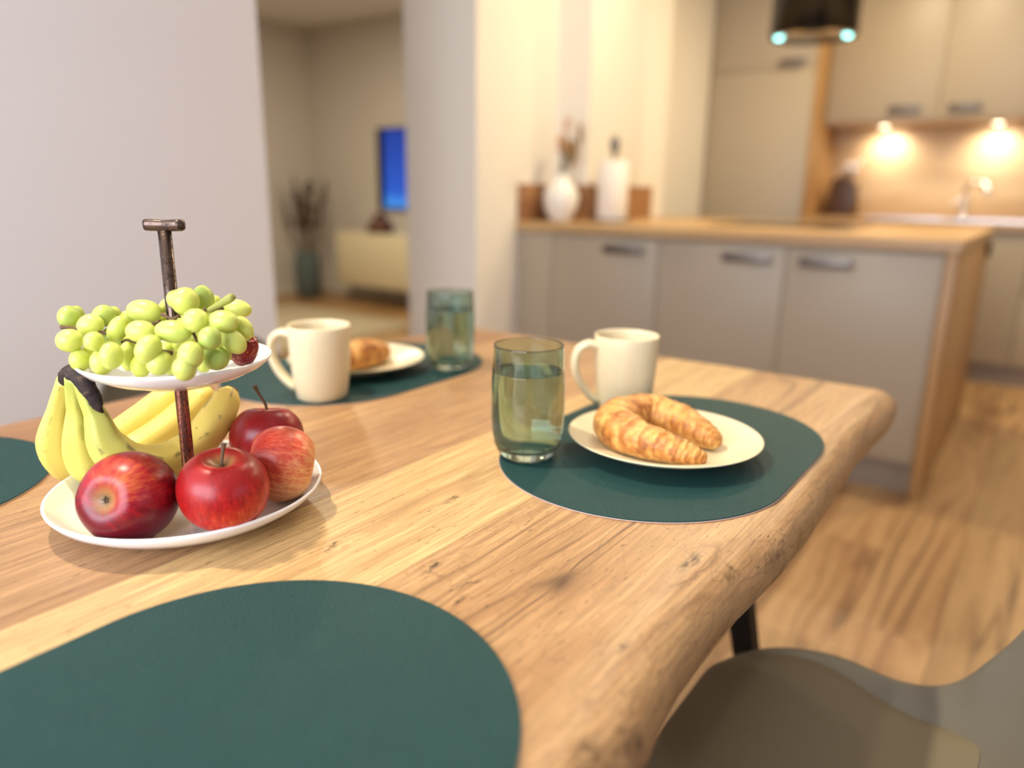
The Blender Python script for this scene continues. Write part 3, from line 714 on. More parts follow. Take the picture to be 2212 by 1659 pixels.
tg = NT('green_tinted_glass')
tg.P(Base_Color=(.60, .73, .67), Roughness=0, Transmission_Weight=1, IOR=1.45)
M['glass'] = tg.m
tw2 = NT('water'); tw2.P(Base_Color=(.93, .95, .90), Roughness=0, Transmission_Weight=1, IOR=1.33); M['water'] = tw2.m
def glass(label, x, y, z, level):
    t = thing('drinking_glass', label, 'glass', (x, y, z), 'green tinted tumblers')
    out = [(0, .002), (.020, .002), (.024, 0), (.027, .0008), (.0325, .006), (.0370, .016), (.0392, .030), (.0404, .048), (.0405, .062), (.0400, .085), (.0390, .108), (.0382, .1245), (.0381, .1256), (.0380, .1263)]
    inn = [(.0377, .1267), (.0374, .1268), (.0371, .1267), (.0368, .1263), (.0367, .1256), (.0368, .1245), (.0375, .108), (.0386, .085), (.0391, .062), (.0389, .048), (.0376, .031), (.0350, .020), (.029, .0125), (.020, .0105), (0, .0100)]
    V, F = lathe(out + inn, (x, y, z), 72); _mk('tumbler', V, F, M['glass'], t)
    ir = sorted((q for q in inn if q[1] < level), key=lambda q: q[1])
    rl = np.interp(level, [q[1] for q in inn[::-1]], [q[0] for q in inn[::-1]])
    wp = [(max(0, r + (.0003 if r else 0)), zz - .0002) for r, zz in ir] + [(rl + .0003, level - .0030), (rl + .0003, level - .0004), (rl + .0002, level - .0001), (rl - .0006, level - .0004), (rl - .002, level - .0008), (rl * .6, level - .0008), (0, level - .0008)]
    V, F = lathe(wp, (x, y, z), 72); _mk('water', V, F, M['water'], t)
glass('green tinted tumbler of water in front, at the edge of the right placemat', 1.571, -2.180, ZM, .098)
glass('blurred green tinted tumbler at the far end of the table', 1.232, -1.914, ZM, .098)

# ------------------------------------------------------------------ croissants
tcr = NT('croissant_crust'); co = tcr.coord(); rd = tcr.attr('ridge'); bl = tcr.attr('below')
nz = tcr.noise(co, 70, 5, .6); n2 = tcr.noise(co, 26, 3)
v = tcr.math('ADD', tcr.math('MULTIPLY', rd, .38), tcr.math('MULTIPLY', tcr.math('SUBTRACT', nz, .5), 1.25))
v = tcr.math('ADD', v, tcr.math('MULTIPLY', tcr.math('SUBTRACT', n2, .5), .8))
fine = tcr.math('SINE', tcr.math('ADD', tcr.math('MULTIPLY', tcr.attr('run'), 210), tcr.math('MULTIPLY', tcr.noise(co, 45, 4), 16)))
v = tcr.math('ADD', v, tcr.math('MULTIPLY', fine, tcr.math('MULTIPLY', tcr.ramp(n2, [(.4, 0), (.65, 1)]), .10)))
cl = tcr.ramp(v, [(.0, srgb(214, 160, 86)), (.25, srgb(186, 122, 56)), (.52, srgb(148, 86, 40)), (.88, srgb(94, 52, 28))])
cl = tcr.mix(bl, cl, srgb(240, 206, 138))
tcr.P(Base_Color=cl, Roughness=.42, Specular_IOR_Level=.4)
tcr.bump(tcr.math('ADD', tcr.math('MULTIPLY', fine, .25), tcr.math('ADD', tcr.noise(co, 150, 4, .6), tcr.math('MULTIPLY', tcr.voronoi(co, 110), .8))), .7, .0018)
M['croissant'] = tcr.m
def croissant(label, pts, rmax, zp, nseg=13, seed=0, n=150, seg=36, rfun=None):
    path = spline(pts, n); V, R, B = [], [], []
    path = [Vector(p) for p in path]
    for i, p in enumerate(path):
        t = (path[min(i + 1, n - 1)] - path[max(i - 1, 0)]).normalized(); s = Vector((0, 0, 1)).cross(t).normalized(); u = t.cross(s)
        q = i / (n - 1); w = 1 - abs(2 * q - 1)          # 0 at the tips, 1 in the middle
        env = rmax * (.24 + .76 * (1 - (1 - w) ** 1.75))
        if i == 0 or i == n - 1: env *= .35
        elif i in (1, n - 2): env *= .75
        for k in range(seg):
            a = 2 * pi * k / seg
            side = -1 if q < .5 else 1
            # overlapping layers: each one starts thick and dies out towards the tip, slanted across the roll
            ph = (abs(2 * q - 1) ** 1.25) * nseg * .5 + .30 * sin(a + .6) + .45 * mn.noise((q * 6, cos(a), seed)) + .25 * mn.noise((q * 20, cos(a) * 2, sin(a) * 2 + seed))
            fr = ph - math.floor(ph)
            step = (1 - fr) ** .7 if fr > .10 else fr / .10
            r = env * (.95 + .055 * step * (.5 + 1.1 * mn.noise((q * 9, a * .5, seed))) + .010 * sin(q * 230 + 5 * mn.noise((q * 12, cos(a), sin(a)))) + .085 * mn.noise((q * 16 + seed, cos(a) * 1.5, sin(a) * 1.5)) + .050 * mn.noise((q * 60 + seed, cos(a) * 4, sin(a) * 4)))
            x, y = cos(a) * 1.06, sin(a) * .95
            pt = p + s * (r * x) + u * (r * y)
            lo = zp + .001 * mn.noise((pt.x * 60, pt.y * 60, seed))
            if pt.z < lo + .004: pt.z = lo + max(0, (pt.z - lo + .004)) * .35
            V.append(tuple(pt)); R.append(step * .9 if fr > .1 else .95); B.append(max(0, min(1, (-sin(a) - .45) * 2.2)) * .8)
    F = []
    for i in range(n - 1):
        for k in range(seg):
            a, b = i * seg + k, i * seg + (k + 1) % seg; F.append((a, b, b + seg, a + seg))
    F += [tuple(range(seg))[::-1], tuple(range((n - 1) * seg, n * seg))]
    o = _mk('croissant', V, F, M['croissant'], attrs={'ridge': R, 'below': B, 'run': [i / (n - 1) for i in range(n) for k in range(seg)]})
    return tag(o, label, 'croissant')
ZP = ZM + .0072
CRO = [(1.7551, -2.1158, .781), (1.7373, -2.1205, .785), (1.7087, -2.1240, .7885), (1.6751, -2.1220, .7905), (1.6441, -2.1049, .792), (1.6338, -2.0706, .793), (1.6479, -2.0379, .793), (1.6797, -2.0334, .791), (1.7104, -2.0439, .788), (1.7344, -2.0548, .784), (1.7444, -2.0621, .781)]
croissant('golden curved croissant with both tips pointing right on the cream plate', CRO, .0272, ZP, 19, 1)
CRF = [(PF[0] + .010 - .012, PF[1] - .085, .783), (PF[0] + .014, PF[1] - .05, .788), (PF[0] + .018, PF[1] - .008, .7915), (PF[0] + .012, PF[1] + .035, .788), (PF[0] - .004, PF[1] + .066, .783)]
croissant('far croissant on the plate half hidden behind the lone mug', CRF, .0265, ZP, 9, 5)

# ------------------------------------------------------------------ two tier fruit stand
FX, FY = 1.406, -2.484
RT, UP = Vector((.813, .583, 0)), Vector((0, 0, 1)); FW = UP.cross(RT)
fs = thing('fruit_stand', 'two tier fruit stand with white plates on a bronze rod', 'fruit stand', (FX, FY, ZT))
lp = [(0, .0005), (.070, .0005), (.076, .0025), (.098, .0095), (.112, .0185), (.1165, .0245), (.1170, .0260), (.1158, .0272), (.1140, .0262), (.1085, .0185), (.095, .0118), (.078, .0088), (.072, .0080), (0, .0078)]
V, F = lathe(lp, (FX, FY, ZT), 112); _mk('lower_plate', V, F, M['white'], fs)
ZU = .8835
up_ = [(.0056, 0), (.036, 0), (.040, .0016), (.058, .0070), (.072, .0140), (.0785, .0205), (.0792, .0220), (.0782, .0230), (.0764, .0222), (.069, .0150), (.054, .0095), (.038, .0072), (.0056, .0068), (.0056, 0)]
V, F = lathe(up_, (FX, FY, ZU), 96); _mk('upper_plate', V, F, M['white'], fs)
tb_ = NT('worn_bronze'); co = tb_.coord(); sz = tb_.node('ShaderNodeSeparateXYZ'); tb_.set(sz.inputs[0], co)
low = tb_.ramp(sz.outputs[2], [(.10, 1), (.15, 0)]); ch = tb_.ramp(tb_.noise(co, 210, 4, .65), [(.50, 0), (.64, 1)])
base = tb_.mix(low, srgb(92, 76, 66), srgb(158, 104, 86)); col = tb_.mix(tb_.math('MULTIPLY', ch, .75), base, srgb(42, 32, 28))
tb_.P(Base_Color=col, Metallic=.85, Roughness=tb_.math('MULTIPLY_ADD', ch, .25, .22)); tb_.bump(tb_.noise(co, 240, 4), .35, .0008)
M['bronze'] = tb_.m
V, F = lathe([(0, .0078), (.0054, .0078), (.0056, .012), (.0054, .1225), (.0052, .1295), (.0052, .131), (.0056, .134), (.0054, .2530), (0, .2530)], (FX, FY, ZT), 24); _mk('rod', V, F, M['bronze'], fs)
# T shaped grip: flat bar, a little waisted in the middle, rounded ends
V, F = [], []; n = 17
for i in range(n):
    q = i / (n - 1) * 2 - 1; x = .0172 * q; e = sqrt(max(.0, 1 - abs(q) ** 8)); hy = (.0058 - .0012 * cos(q * pi / 2)) * (.35 + .65 * e); ht = .0052 - .0012 * (1 - abs(q)) ; hb = .0052
    for k in range(12):
        a = 2 * pi * k / 12; c, s_ = cos(a), sin(a)
        yy = hy * (abs(c) ** .5) * (1 if c >= 0 else -1); zz = (ht if s_ >= 0 else hb) * (abs(s_) ** .5) * (1 if s_ >= 0 else -1) * (.6 + .4 * e)
        pnt = Vector((FX, FY, ZT + .2575)) + RT * x + FW * yy + UP * zz; V.append(tuple(pnt))
for i in range(n - 1):
    for k in range(12): F.append((i * 12 + k, i * 12 + (k + 1) % 12, (i + 1) * 12 + (k + 1) % 12, (i + 1) * 12 + k))
F += [tuple(range(12))[::-1], tuple(range((n - 1) * 12, n * 12))]
_mk('grip', V, F, M['bronze'], fs)

# ------------------------------------------------------------------ apples
def apple_mat(name, seed, deep, red, pale, patch, pw, streak):
    t = NT(name); co = t.coord()
    s3 = t.node('ShaderNodeSeparateXYZ'); t.set(s3.inputs[0], co); x, y, z = s3.outputs
    rad = t.math('SQRT', t.math('ADD', t.math('MULTIPLY', x, x), t.math('MULTIPLY', y, y)))
    cb = t.node('ShaderNodeCombineXYZ'); inv = t.math('DIVIDE', 1, t.math('ADD', rad, .004))
    t.set(cb.inputs[0], t.math('MULTIPLY', x, inv)); t.set(cb.inputs[1], t.math('MULTIPLY', y, inv)); t.set(cb.inputs[2], t.math('MULTIPLY', z, 9))
    pv = t.vmath('ADD', cb.outputs[0], (seed * 1.7, seed * .9, 0))
    st = t.noise(pv, 9, 5, .7); st2 = t.noise(pv, 26, 4, .7)
    cloud = t.noise(t.vmath('ADD', co, (seed, 0, 0)), 26, 3)
    pd = t.vmath('DOT_PRODUCT', t.vmath('NORMALIZE', co), patch)
    pale_f = t.math('MULTIPLY_ADD', pd, pw[0], pw[1])
    f = t.math('ADD', pale_f, t.math('MULTIPLY', t.math('SUBTRACT', t.math('MULTIPLY_ADD', st2, .4, t.math('MULTIPLY', st, .6)), .5), streak))
    f = t.math('ADD', f, t.math('MULTIPLY', t.math('SUBTRACT', cloud, .5), .5), clamp=True)
    col = t.ramp(f, [(0, deep), (.35, red), (.68, tuple(.5 * a + .5 * b for a, b in zip(red, pale))), (1, pale)])
    # yellow green around stem and calyx
    ring = t.ramp(t.math('ADD', rad, t.math('MULTIPLY', t.math('SUBTRACT', st, .5), .010)), [(.0030, 1), (.0125, 0)])
    col = t.mix(t.math('MULTIPLY', ring, .85), col, t.mix(t.ramp(rad, [(.002, 0), (.008, 1)]), srgb(104, 92, 50), srgb(172, 148, 84)))
    dots = t.ramp(t.voronoi(co, 330, 'F1'), [(.06, 1), (.10, 0)])
    col = t.mix(t.math('MULTIPLY', dots, .4), col, srgb(236, 200, 140))
    t.P(Base_Color=col, Roughness=.33, Specular_IOR_Level=.42, Subsurface_Weight=.06, Subsurface_Radius=(.01, .004, .002), Subsurface_Scale=.4)
    t.bump(t.noise(co, 260, 2), .05, .0005)
    return t.m
M['twig'] = plain('fruit_stalk', (96, 70, 46), .8, var=.3, bump=(300, .4))
def rot_to(axis, spin=0):
    return Vector(axis).normalized().to_track_quat('Z', 'Y').to_matrix() @ Matrix.Rotation(spin, 3, 'Z')
def apple(label, c, R, H, axis, mat, seed, stalk=None, taper=.10):
    t = thing('apple', label, 'apple', c, 'red apples on the lower plate')
    t.o.rotation_euler = rot_to(axis).to_euler()
    pr = []; N = 40
    for i in range(N + 1):
        ph = pi * i / N; sx = sin(ph); x = R * (sx ** .92 if sx > 0 else 0)
        z = H * cos(ph) * (1.0 + .04 * cos(ph))
        x *= 1 + taper * cos(ph)
        z -= .36 * H * exp(-(x / (.30 * R)) ** 2) if ph < pi / 2 else 0
        z += .27 * H * exp(-(x / (.36 * R)) ** 2) if ph > pi / 2 else 0
        pr.append((max(x, 0) if 0 < i < N else 0, z))
    pr = pr[::-1]
    def fn(r, z, a):
        w = max(0, -z / H); u = max(0, z / H)
        return r * (1 + .028 * w * cos(5 * a + seed) + .018 * cos(2 * a + seed * 1.3) + .015 * u * cos(3 * a + seed)), z + .02 * R * cos(a + seed) * (r / R)
    V, F = lathe(pr, (0, 0, 0), 56, fn); _mk('flesh', V, F, mat, t, local=True)
    if stalk:
        a, l = stalk; z0 = H * .60
        pth = spline([(0, 0, z0), (.001 * cos(a), .001 * sin(a), z0 + l * .4), (l * .28 * cos(a), l * .28 * sin(a), z0 + l * .8), (l * .40 * cos(a), l * .40 * sin(a), z0 + l)], 12)
        V, F = tube(pth, [.0016, .0015, .0014, .0014, .0014, .0014, .0014, .0015, .0017, .0020, .0025, .0022], 10); _mk('stalk', V, F, M['twig'], t, local=True)
    cal = []
    for k in range(5):
        a = 2 * pi * k / 5; zc = -H * .70
        cal.append(([(.001 * cos(a + .9), .001 * sin(a + .9), zc), (.0042 * cos(a), .0042 * sin(a), zc - .0028), (.001 * cos(a - .9), .001 * sin(a - .9), zc), (.002 * cos(a), .002 * sin(a), zc + .0006)], [(0, 1, 2), (0, 2, 3), (0, 3, 1), (1, 3, 2)]))
    _mk('calyx', *join(cal), M['twig'], t, local=True)
    return t
apple('dark red apple lying on its side with the calyx hollow turned to the front left', (1.4385, -2.5565, .8060), .0375, .0375, (-.30, .56, -.22), apple_mat('apple_skin_a', 1, srgb(104, 8, 26), srgb(156, 16, 30), srgb(222, 128, 62), (-.3, .6, -.75), (.75, -.24), 1.7), 1, None, .06)
apple('upright bright red apple with a short stalk, front middle of the lower plate', (1.4905, -2.5035, .8065), .0365, .0345, (.16, -.10, 1), apple_mat('apple_skin_b', 2, srgb(150, 20, 22), srgb(186, 34, 26), srgb(224, 120, 70), (.2, -.4, -.8), (.5, .10), 2.1), 2, (1.2, .021), .13)
apple('pale streaky pink apple without visible stalk at the right rim of the lower plate', (1.4745, -2.4325, .8060), .0345, .0325, (-.62, -.72, .22), apple_mat('apple_skin_c', 3, srgb(176, 50, 40), srgb(206, 84, 60), srgb(240, 186, 118), (-.2, -.5, -.8), (.5, .55), 2.1), 3, None, .06)
apple('red apple with a long thin stalk behind the pale apple', (1.4085, -2.4010, .8070), .0350, .0335, (-.12, .16, 1), apple_mat('apple_skin_d', 4, srgb(132, 16, 24), srgb(168, 30, 28), srgb(214, 110, 64), (0, .3, -1), (.4, .05), 1.7), 4, (.9, .034), .08)

# ------------------------------------------------------------------ bananas
tn = NT('banana_peel'); co = tn.coord(); al = tn.attr('along'); gn = tn.attr('green'); tip = tn.attr('tip')
nz = tn.noise(co, 30, 4); yel = tn.mix(nz, srgb(240, 218, 116), srgb(232, 206, 98))
gr_ = tn.mix(nz, srgb(176, 186, 82), srgb(192, 196, 92))
col = tn.mix(gn, yel, gr_)
sp = tn.ramp(tn.noise(tn.mapping(co, scale=(1, 1, 1)), 75, 3, .5), [(.70, 0), (.735, 1)])
col = tn.mix(tn.math('MULTIPLY', sp, .6), col, srgb(112, 84, 40))
edge = tn.attr('edge'); er = tn.math('MULTIPLY', edge, tn.ramp(tn.noise(co, 55, 3), [(.54, 0), (.62, 1)]))
col = tn.mix(tn.math('MULTIPLY', er, .85), col, srgb(62, 46, 24))
col = tn.mix(tip, col, srgb(66, 48, 34))
tn.P(Base_Color=col, Roughness=.42, Subsurface_Weight=.08, Subsurface_Radius=(.01, .008, .003), Subsurface_Scale=.3); tn.bump(tn.noise(co, 90, 3), .12, .001)
M['banana'] = tn.m
tk = NT('banana_crown'); nn = tk.noise(tk.coord(), 130, 5, .7)
tk.P(Base_Color=tk.ramp(nn, [(.3, srgb(30, 22, 22)), (.55, srgb(52, 38, 34)), (.75, srgb(120, 98, 72))]), Roughness=.8); tk.bump(nn, .9, .002)
M['crown'] = tk.m
BAN_A = [ (1.3628, -2.5462, 0.8894), (1.3646, -2.5443, 0.8758), (1.3678, -2.5405, 0.8569), (1.3696, -2.5352, 0.8297), (1.3733, -2.5180, 0.8081), (1.3735, -2.4885, 0.8003), (1.3712, -2.4559, 0.8080), (1.3702, -2.4310, 0.8283), (1.3674, -2.4147, 0.8456), (1.3663, -2.4063, 0.8542) ]
BAN_B = [ (1.3490, -2.5470, 0.8901), (1.3418, -2.5447, 0.8740), (1.3363, -2.5425, 0.8534), (1.3297, -2.5405, 0.8233), (1.3197, -2.5281, 0.7972), (1.3088, -2.4926, 0.7935), (1.3143, -2.4588, 0.8071), (1.3195, -2.4300, 0.8256), (1.3258, -2.4143, 0.8405), (1.3247, -2.4066, 0.8472) ]
BAN_C = [ (1.3341, -2.5467, 0.8848), (1.3172, -2.5453, 0.8677), (1.3010, -2.5451, 0.8451), (1.2830, -2.5434, 0.8116), (1.2746, -2.5252, 0.7880), (1.2678, -2.4902, 0.7934), (1.2762, -2.4592, 0.8118), (1.2848, -2.4346, 0.8292), (1.2872, -2.4169, 0.8394), (1.2875, -2.4087, 0.8444) ]
CRP = [ (1.3294, -2.5486, 0.8777), (1.3390, -2.5478, 0.8899), (1.3494, -2.5466, 0.8942), (1.3657, -2.5473, 0.8917), (1.3722, -2.5450, 0.8802), (1.3761, -2.5428, 0.8706), (1.3779, -2.5394, 0.8615) ]
bn = thing('banana_bunch', 'bunch of three bananas with a dark crown leaning on the stand', 'bananas', (1.33, -2.48, .78))
def banana(pts, rmax, k0, green):
    n, seg = 72, 30; path = spline(pts, n); V = []
    def rad(q):
        r = np.interp(q, [0, .1, .2, .27, .35, .44, .60, .78, .89, .945, .97, .99, 1.0], [.40, .42, .48, .68, .93, 1.03, 1, .93, .74, .50, .38, .34, .28])
        return rmax * r
    R = [rad(i / (n - 1)) for i in range(n)]
    def shp(i, a):
        q = i / (n - 1); k = .055 * (1 - .3 * q)
        m = 1 + k * cos(5 * a + k0) + .01 * cos(10 * a)
        return cos(a) * m, sin(a) * m
    V, F = tube(path, R, seg, shp, upv=(0, 0, 1))
    AL_, G, T_, E = [], [], [], []
    for i in range(n):
        for k in range(seg):
            q = i / (n - 1); a = 2 * pi * k / seg
            AL_.append(q); G.append(max(0, min(1, green * (1.25 - 1.9 * q)))); T_.append(1 if q > .985 else (0 if q > .03 else 0)); E.append(max(0, cos(5 * a + k0)) ** 10)
    for q in (0, 1): AL_.append(q); G.append(0); T_.append(q); E.append(0)
    o = _mk('banana', V, F, M['banana'], bn, attrs={'along': AL_, 'green': G, 'tip': T_, 'edge': E}); return o
banana(BAN_C, .0180, .4, .45); banana(BAN_B, .0172, 1.5, .85); banana(BAN_A, .0178, .2, 1.0)
# ragged dark crown where the three necks meet
V, F = tube(spline(CRP, 30), [.0034 + .0040 * sin(pi * min(1, k / 29 * 1.15)) ** .7 if k < 25 else .0052 - .0009 * (k - 24) for k in range(30)], 18, upv=(0, 0, 1))
V = [tuple(Vector(v) + Vector((mn.noise(Vector(v) * 190), mn.noise(Vector(v) * 190 + Vector((7, 0, 0))), mn.noise(Vector(v) * 190 + Vector((0, 9, 0))))) * .0018) for v in V]
_mk('crown', V, F, M['crown'], bn)

# ------------------------------------------------------------------ grapes and strawberry on the upper plate
GRAPES = [
    (1.3484, -2.5434, 0.9416, 0.0080, 0.0093, 0.0100, 0),
    (1.3376, -2.5325, 0.9402, 0.0052, 0.0084, 0.0084, 0),
    (1.3785, -2.5582, 0.9277, 0.0099, 0.0090, 0.0095, 8),
    (1.4027, -2.5505, 0.9291, 0.0068, 0.0073, 0.0083, 0),
    (1.3694, -2.5365, 0.9361, 0.0103, 0.0090, 0.0095, 25),
    (1.3647, -2.5227, 0.9420, 0.0084, 0.0090, 0.0101, -20),
    (1.3536, -2.5084, 0.9402, 0.0052, 0.0067, 0.0067, 0),
    (1.3987, -2.5285, 0.9355, 0.0114, 0.0071, 0.0090, 62),
    (1.3827, -2.5541, 0.9115, 0.0073, 0.0088, 0.0090, 0),
    (1.4006, -2.5453, 0.9108, 0.0081, 0.0103, 0.0103, 0),
    (1.4251, -2.5488, 0.9201, 0.0078, 0.0103, 0.0103, 0),
    (1.4122, -2.5294, 0.9144, 0.0063, 0.0118, 0.0079, 0),
    (1.3942, -2.5026, 0.9468, 0.0139, 0.0092, 0.0097, -6),
    (1.4192, -2.5204, 0.9346, 0.0115, 0.0088, 0.0092, -4),
    (1.4536, -2.5339, 0.9268, 0.0114, 0.0086, 0.0114, 62),
    (1.4237, -2.5260, 0.9073, 0.0073, 0.0090, 0.0090, 0),
    (1.4559, -2.5272, 0.9149, 0.0094, 0.0091, 0.0107, 42),
    (1.4567, -2.5139, 0.9383, 0.0137, 0.0088, 0.0092, -6),
    (1.3856, -2.4776, 0.9447, 0.0061, 0.0086, 0.0086, 0),
    (1.3898, -2.4833, 0.9373, 0.0087, 0.0055, 0.0058, 0),
    (1.4335, -2.4876, 0.9571, 0.0105, 0.0113, 0.0117, 0),
    (1.4092, -2.4823, 0.9565, 0.0067, 0.0083, 0.0083, 0),
    (1.4242, -2.4652, 0.9563, 0.0110, 0.0082, 0.0096, 100),
    (1.4698, -2.5017, 0.9472, 0.0094, 0.0090, 0.0104, 0),
    (1.4843, -2.4866, 0.9461, 0.0111, 0.0086, 0.0090, -8),
    (1.4418, -2.4455, 0.9468, 0.0123, 0.0080, 0.0084, -8),
    (1.4064, -2.4426, 0.9478, 0.0047, 0.0069, 0.0055, 0),
    (1.4807, -2.4665, 0.9376, 0.0100, 0.0066, 0.0075, 120),
    (1.4920, -2.5047, 0.9360, 0.0082, 0.0088, 0.0090, 0),
    (1.4867, -2.4802, 0.9289, 0.0107, 0.0080, 0.0091, 128),
    (1.4895, -2.5202, 0.9249, 0.0090, 0.0101, 0.0101, 0),
    (1.4890, -2.5263, 0.9151, 0.0082, 0.0090, 0.0091, 0),
    (1.4834, -2.4953, 0.9173, 0.0096, 0.0093, 0.0105, -20),
    (1.4295, -2.5048, 0.9208, 0.0056, 0.0055, 0.0063, 0),
    (1.4436, -2.4999, 0.9242, 0.0073, 0.0071, 0.0082, 0),
    (1.4609, -2.4930, 0.9071, 0.0054, 0.0051, 0.0059, 0),
    (1.3687, -2.5045, 0.9383, 0.0056, 0.0063, 0.0066, 0),
    (1.4418, -2.5112, 0.9052, 0.0045, 0.0051, 0.0051, 0),
    (1.3766, -2.5441, 0.9165, 0.0043, 0.0052, 0.0052, 0),
    (1.4706, -2.4773, 0.9149, 0.0035, 0.0048, 0.0048, 0),
    (1.3698, -2.5211, 0.9238, 0.0070, 0.0083, 0.0083, 0),
    (1.3858, -2.5107, 0.9207, 0.0069, 0.0089, 0.0089, 0),
    (1.4038, -2.5046, 0.9113, 0.0073, 0.0083, 0.0083, 0),
    (1.4119, -2.4960, 0.9085, 0.0073, 0.0083, 0.0083, 0),
    (1.4308, -2.4818, 0.9221, 0.0085, 0.0088, 0.0094, 0),
    (1.4391, -2.4751, 0.9125, 0.0081, 0.0089, 0.0089, 0),
    (1.4422, -2.4628, 0.9242, 0.0083, 0.0090, 0.0090, 0),
    (1.4284, -2.4618, 0.9382, 0.0082, 0.0090, 0.0090, 0),
    (1.4094, -2.4766, 0.9344, 0.0081, 0.0090, 0.0090, 0),
    (1.3919, -2.4912, 0.9282, 0.0079, 0.0090, 0.0090, 0),
    (1.3957, -2.4716, 0.9408, 0.0077, 0.0086, 0.0086, 0),
    (1.4499, -2.4609, 0.9128, 0.0072, 0.0078, 0.0078, 0),
    (1.3717, -2.5159, 0.9160, 0.0059, 0.0078, 0.0078, 0),
    (1.3604, -2.5224, 0.9131, 0.0058, 0.0078, 0.0078, 0),
    (1.3553, -2.5297, 0.9099, 0.0059, 0.0072, 0.0072, 0),
    (1.3585, -2.4951, 0.9310, 0.0074, 0.0074, 0.0086, 0),
    (1.4008, -2.4546, 0.9429, 0.0079, 0.0081, 0.0087, 0),
    (1.4100, -2.4401, 0.9397, 0.0086, 0.0081, 0.0094, 0),
]
STEM = [ (1.4552, -2.4803, 0.9512), (1.4698, -2.4778, 0.9581), (1.4820, -2.4746, 0.9646) ]
TWIG1 = [ (1.4214, -2.5021, 0.9468), (1.4313, -2.4997, 0.9441), (1.4361, -2.4956, 0.9464) ]
TWIG2 = [ (1.4167, -2.5081, 0.9389), (1.4234, -2.5062, 0.9417) ]
TWIG3 = [ (1.4587, -2.4983, 0.9351), (1.4625, -2.4976, 0.9287) ]
TWIG4 = [ (1.4533, -2.4840, 0.9520), (1.4554, -2.4767, 0.9502), (1.4570, -2.4687, 0.9517) ]
TWIG5 = [ (1.3553, -2.5532, 0.9355), (1.3648, -2.5468, 0.9343), (1.3807, -2.5304, 0.9301), (1.3844, -2.5293, 0.9251) ]
TWIG6 = [ (1.3992, -2.5256, 0.9236), (1.4085, -2.5244, 0.9263), (1.4379, -2.5065, 0.9164) ]
BERRY = (1.4658, -2.4588, 0.9156)
tgp = NT('grape_skin'); co = tgp.coord(); rr = tgp.rnd(); nz = tgp.noise(co, 60, 4)
c0 = tgp.ramp(rr, [(0, srgb(146, 174, 64)), (.3, srgb(188, 200, 82)), (.7, srgb(206, 214, 98)), (1, srgb(196, 206, 84))])
col = tgp.mix(tgp.math('MULTIPLY', nz, .35), c0, srgb(232, 232, 160))
spk = tgp.ramp(tgp.noise(co, 210, 2), [(.735, 0), (.76, 1)]); col = tgp.mix(tgp.math('MULTIPLY', spk, .7), col, srgb(120, 96, 40))
tgp.P(Base_Color=col, Roughness=tgp.math('MULTIPLY_ADD', nz, .2, .28), Subsurface_Weight=.55, Subsurface_Radius=(.010, .010, .002), Subsurface_Scale=.8, Specular_IOR_Level=.5)
M['grape'] = tgp.m
M['green_stalk'] = plain('green_stalk', (150, 152, 74), .6, var=.2)
gb = thing('grape_bunch', 'bunch of green grapes heaped on the upper plate of the stand', 'grapes', (FX, FY, .90))
V0, F0 = lathe([(sin(pi * i / 14), -cos(pi * i / 14)) if 0 < i < 14 else (0, -1 if i == 0 else 1) for i in range(15)], seg=22)
gm = None
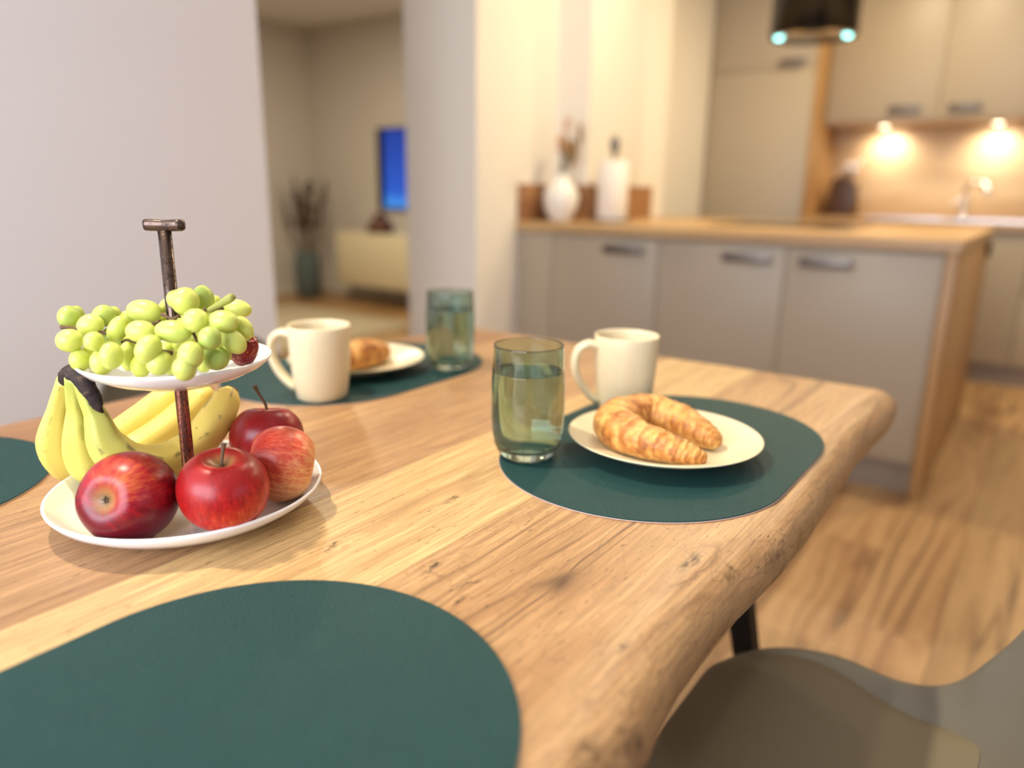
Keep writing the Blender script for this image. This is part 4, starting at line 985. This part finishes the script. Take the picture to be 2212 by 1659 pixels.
for (x, y, z, a, b, c, ang) in GRAPES:
    if gm is None:
        gm = bpy.data.meshes.new('grape'); gm.from_pydata(V0, [], F0); gm.polygons.foreach_set('use_smooth', [True] * len(gm.polygons)); gm.materials.append(M['grape'])
    o = bpy.data.objects.new('grape', gm); COL.objects.link(o); o.parent = gb.o
    e1 = RT * cos(radians(ang)) + UP * sin(radians(ang)); e2 = UP * cos(radians(ang)) - RT * sin(radians(ang)); e3 = e1.cross(e2)
    if a >= b: X, Y, Z, s_ = e2, e3, e1, (b, c, a)
    else: X, Y, Z, s_ = e1, e3 * -1, e2, (a, c, b)
    m = Matrix((X, Y, Z)).transposed()
    o.rotation_euler = m.to_euler(); o.scale = tuple(q * 1.05 for q in s_); o.location = Vector((x, y, z)) - gb.off
V, F = tube(spline(STEM, 10), [.0024, .0025, .0026, .0027, .0028, .0030, .0033, .0036, .0036, .0026], 12); _mk('stalk', V, F, M['green_stalk'], gb)
for k, tw_ in enumerate((TWIG1, TWIG2, TWIG3, TWIG4, TWIG5, TWIG6)):
    n = 8; V, F = tube(spline(tw_, n), [.0011 + .0006 * abs(mn.noise((k * 3.1, i * 1.3, 0))) + (.0009 if i in (0, n - 1) else 0) for i in range(n)], 8); _mk('twig', V, F, M['twig'], gb)
tsb = NT('strawberry_skin'); sd = tsb.voronoi(tsb.coord(), 210, 'F1'); tsb.P(Base_Color=tsb.mix(tsb.ramp(sd, [(.14, 1), (.22, 0)]), tsb.mix(tsb.noise(tsb.coord(), 60, 3), srgb(120, 10, 18), srgb(158, 22, 26)), srgb(190, 120, 60)), Roughness=.28)
tsb.bump(sd, .8, .002)
st_ = thing('strawberry', 'dark red strawberry half hidden by the grapes at the right of the upper plate', 'strawberry', BERRY)
st_.o.rotation_euler = rot_to((.35, -.25, .9)).to_euler()
V, F = lathe([(0, -.0155), (.004, -.0148), (.0085, -.011), (.0118, -.004), (.0132, .003), (.0126, .009), (.0095, .0128), (.004, .0142), (0, .014)], seg=32); _mk('flesh', V, F, tsb.m, st_, local=True)
lv = []
for k in range(7):
    a = 2 * pi * k / 7; c, s_ = cos(a), sin(a)
    lv.append(([(0, 0, .0146), (.006 * c - .0022 * s_, .006 * s_ + .0022 * c, .0152), (.0115 * c, .0115 * s_, .0135), (.006 * c + .0022 * s_, .006 * s_ - .0022 * c, .0152)], [(0, 1, 2, 3)]))
_mk('leaves', *join(lv), M['green_stalk'], st_, local=True)
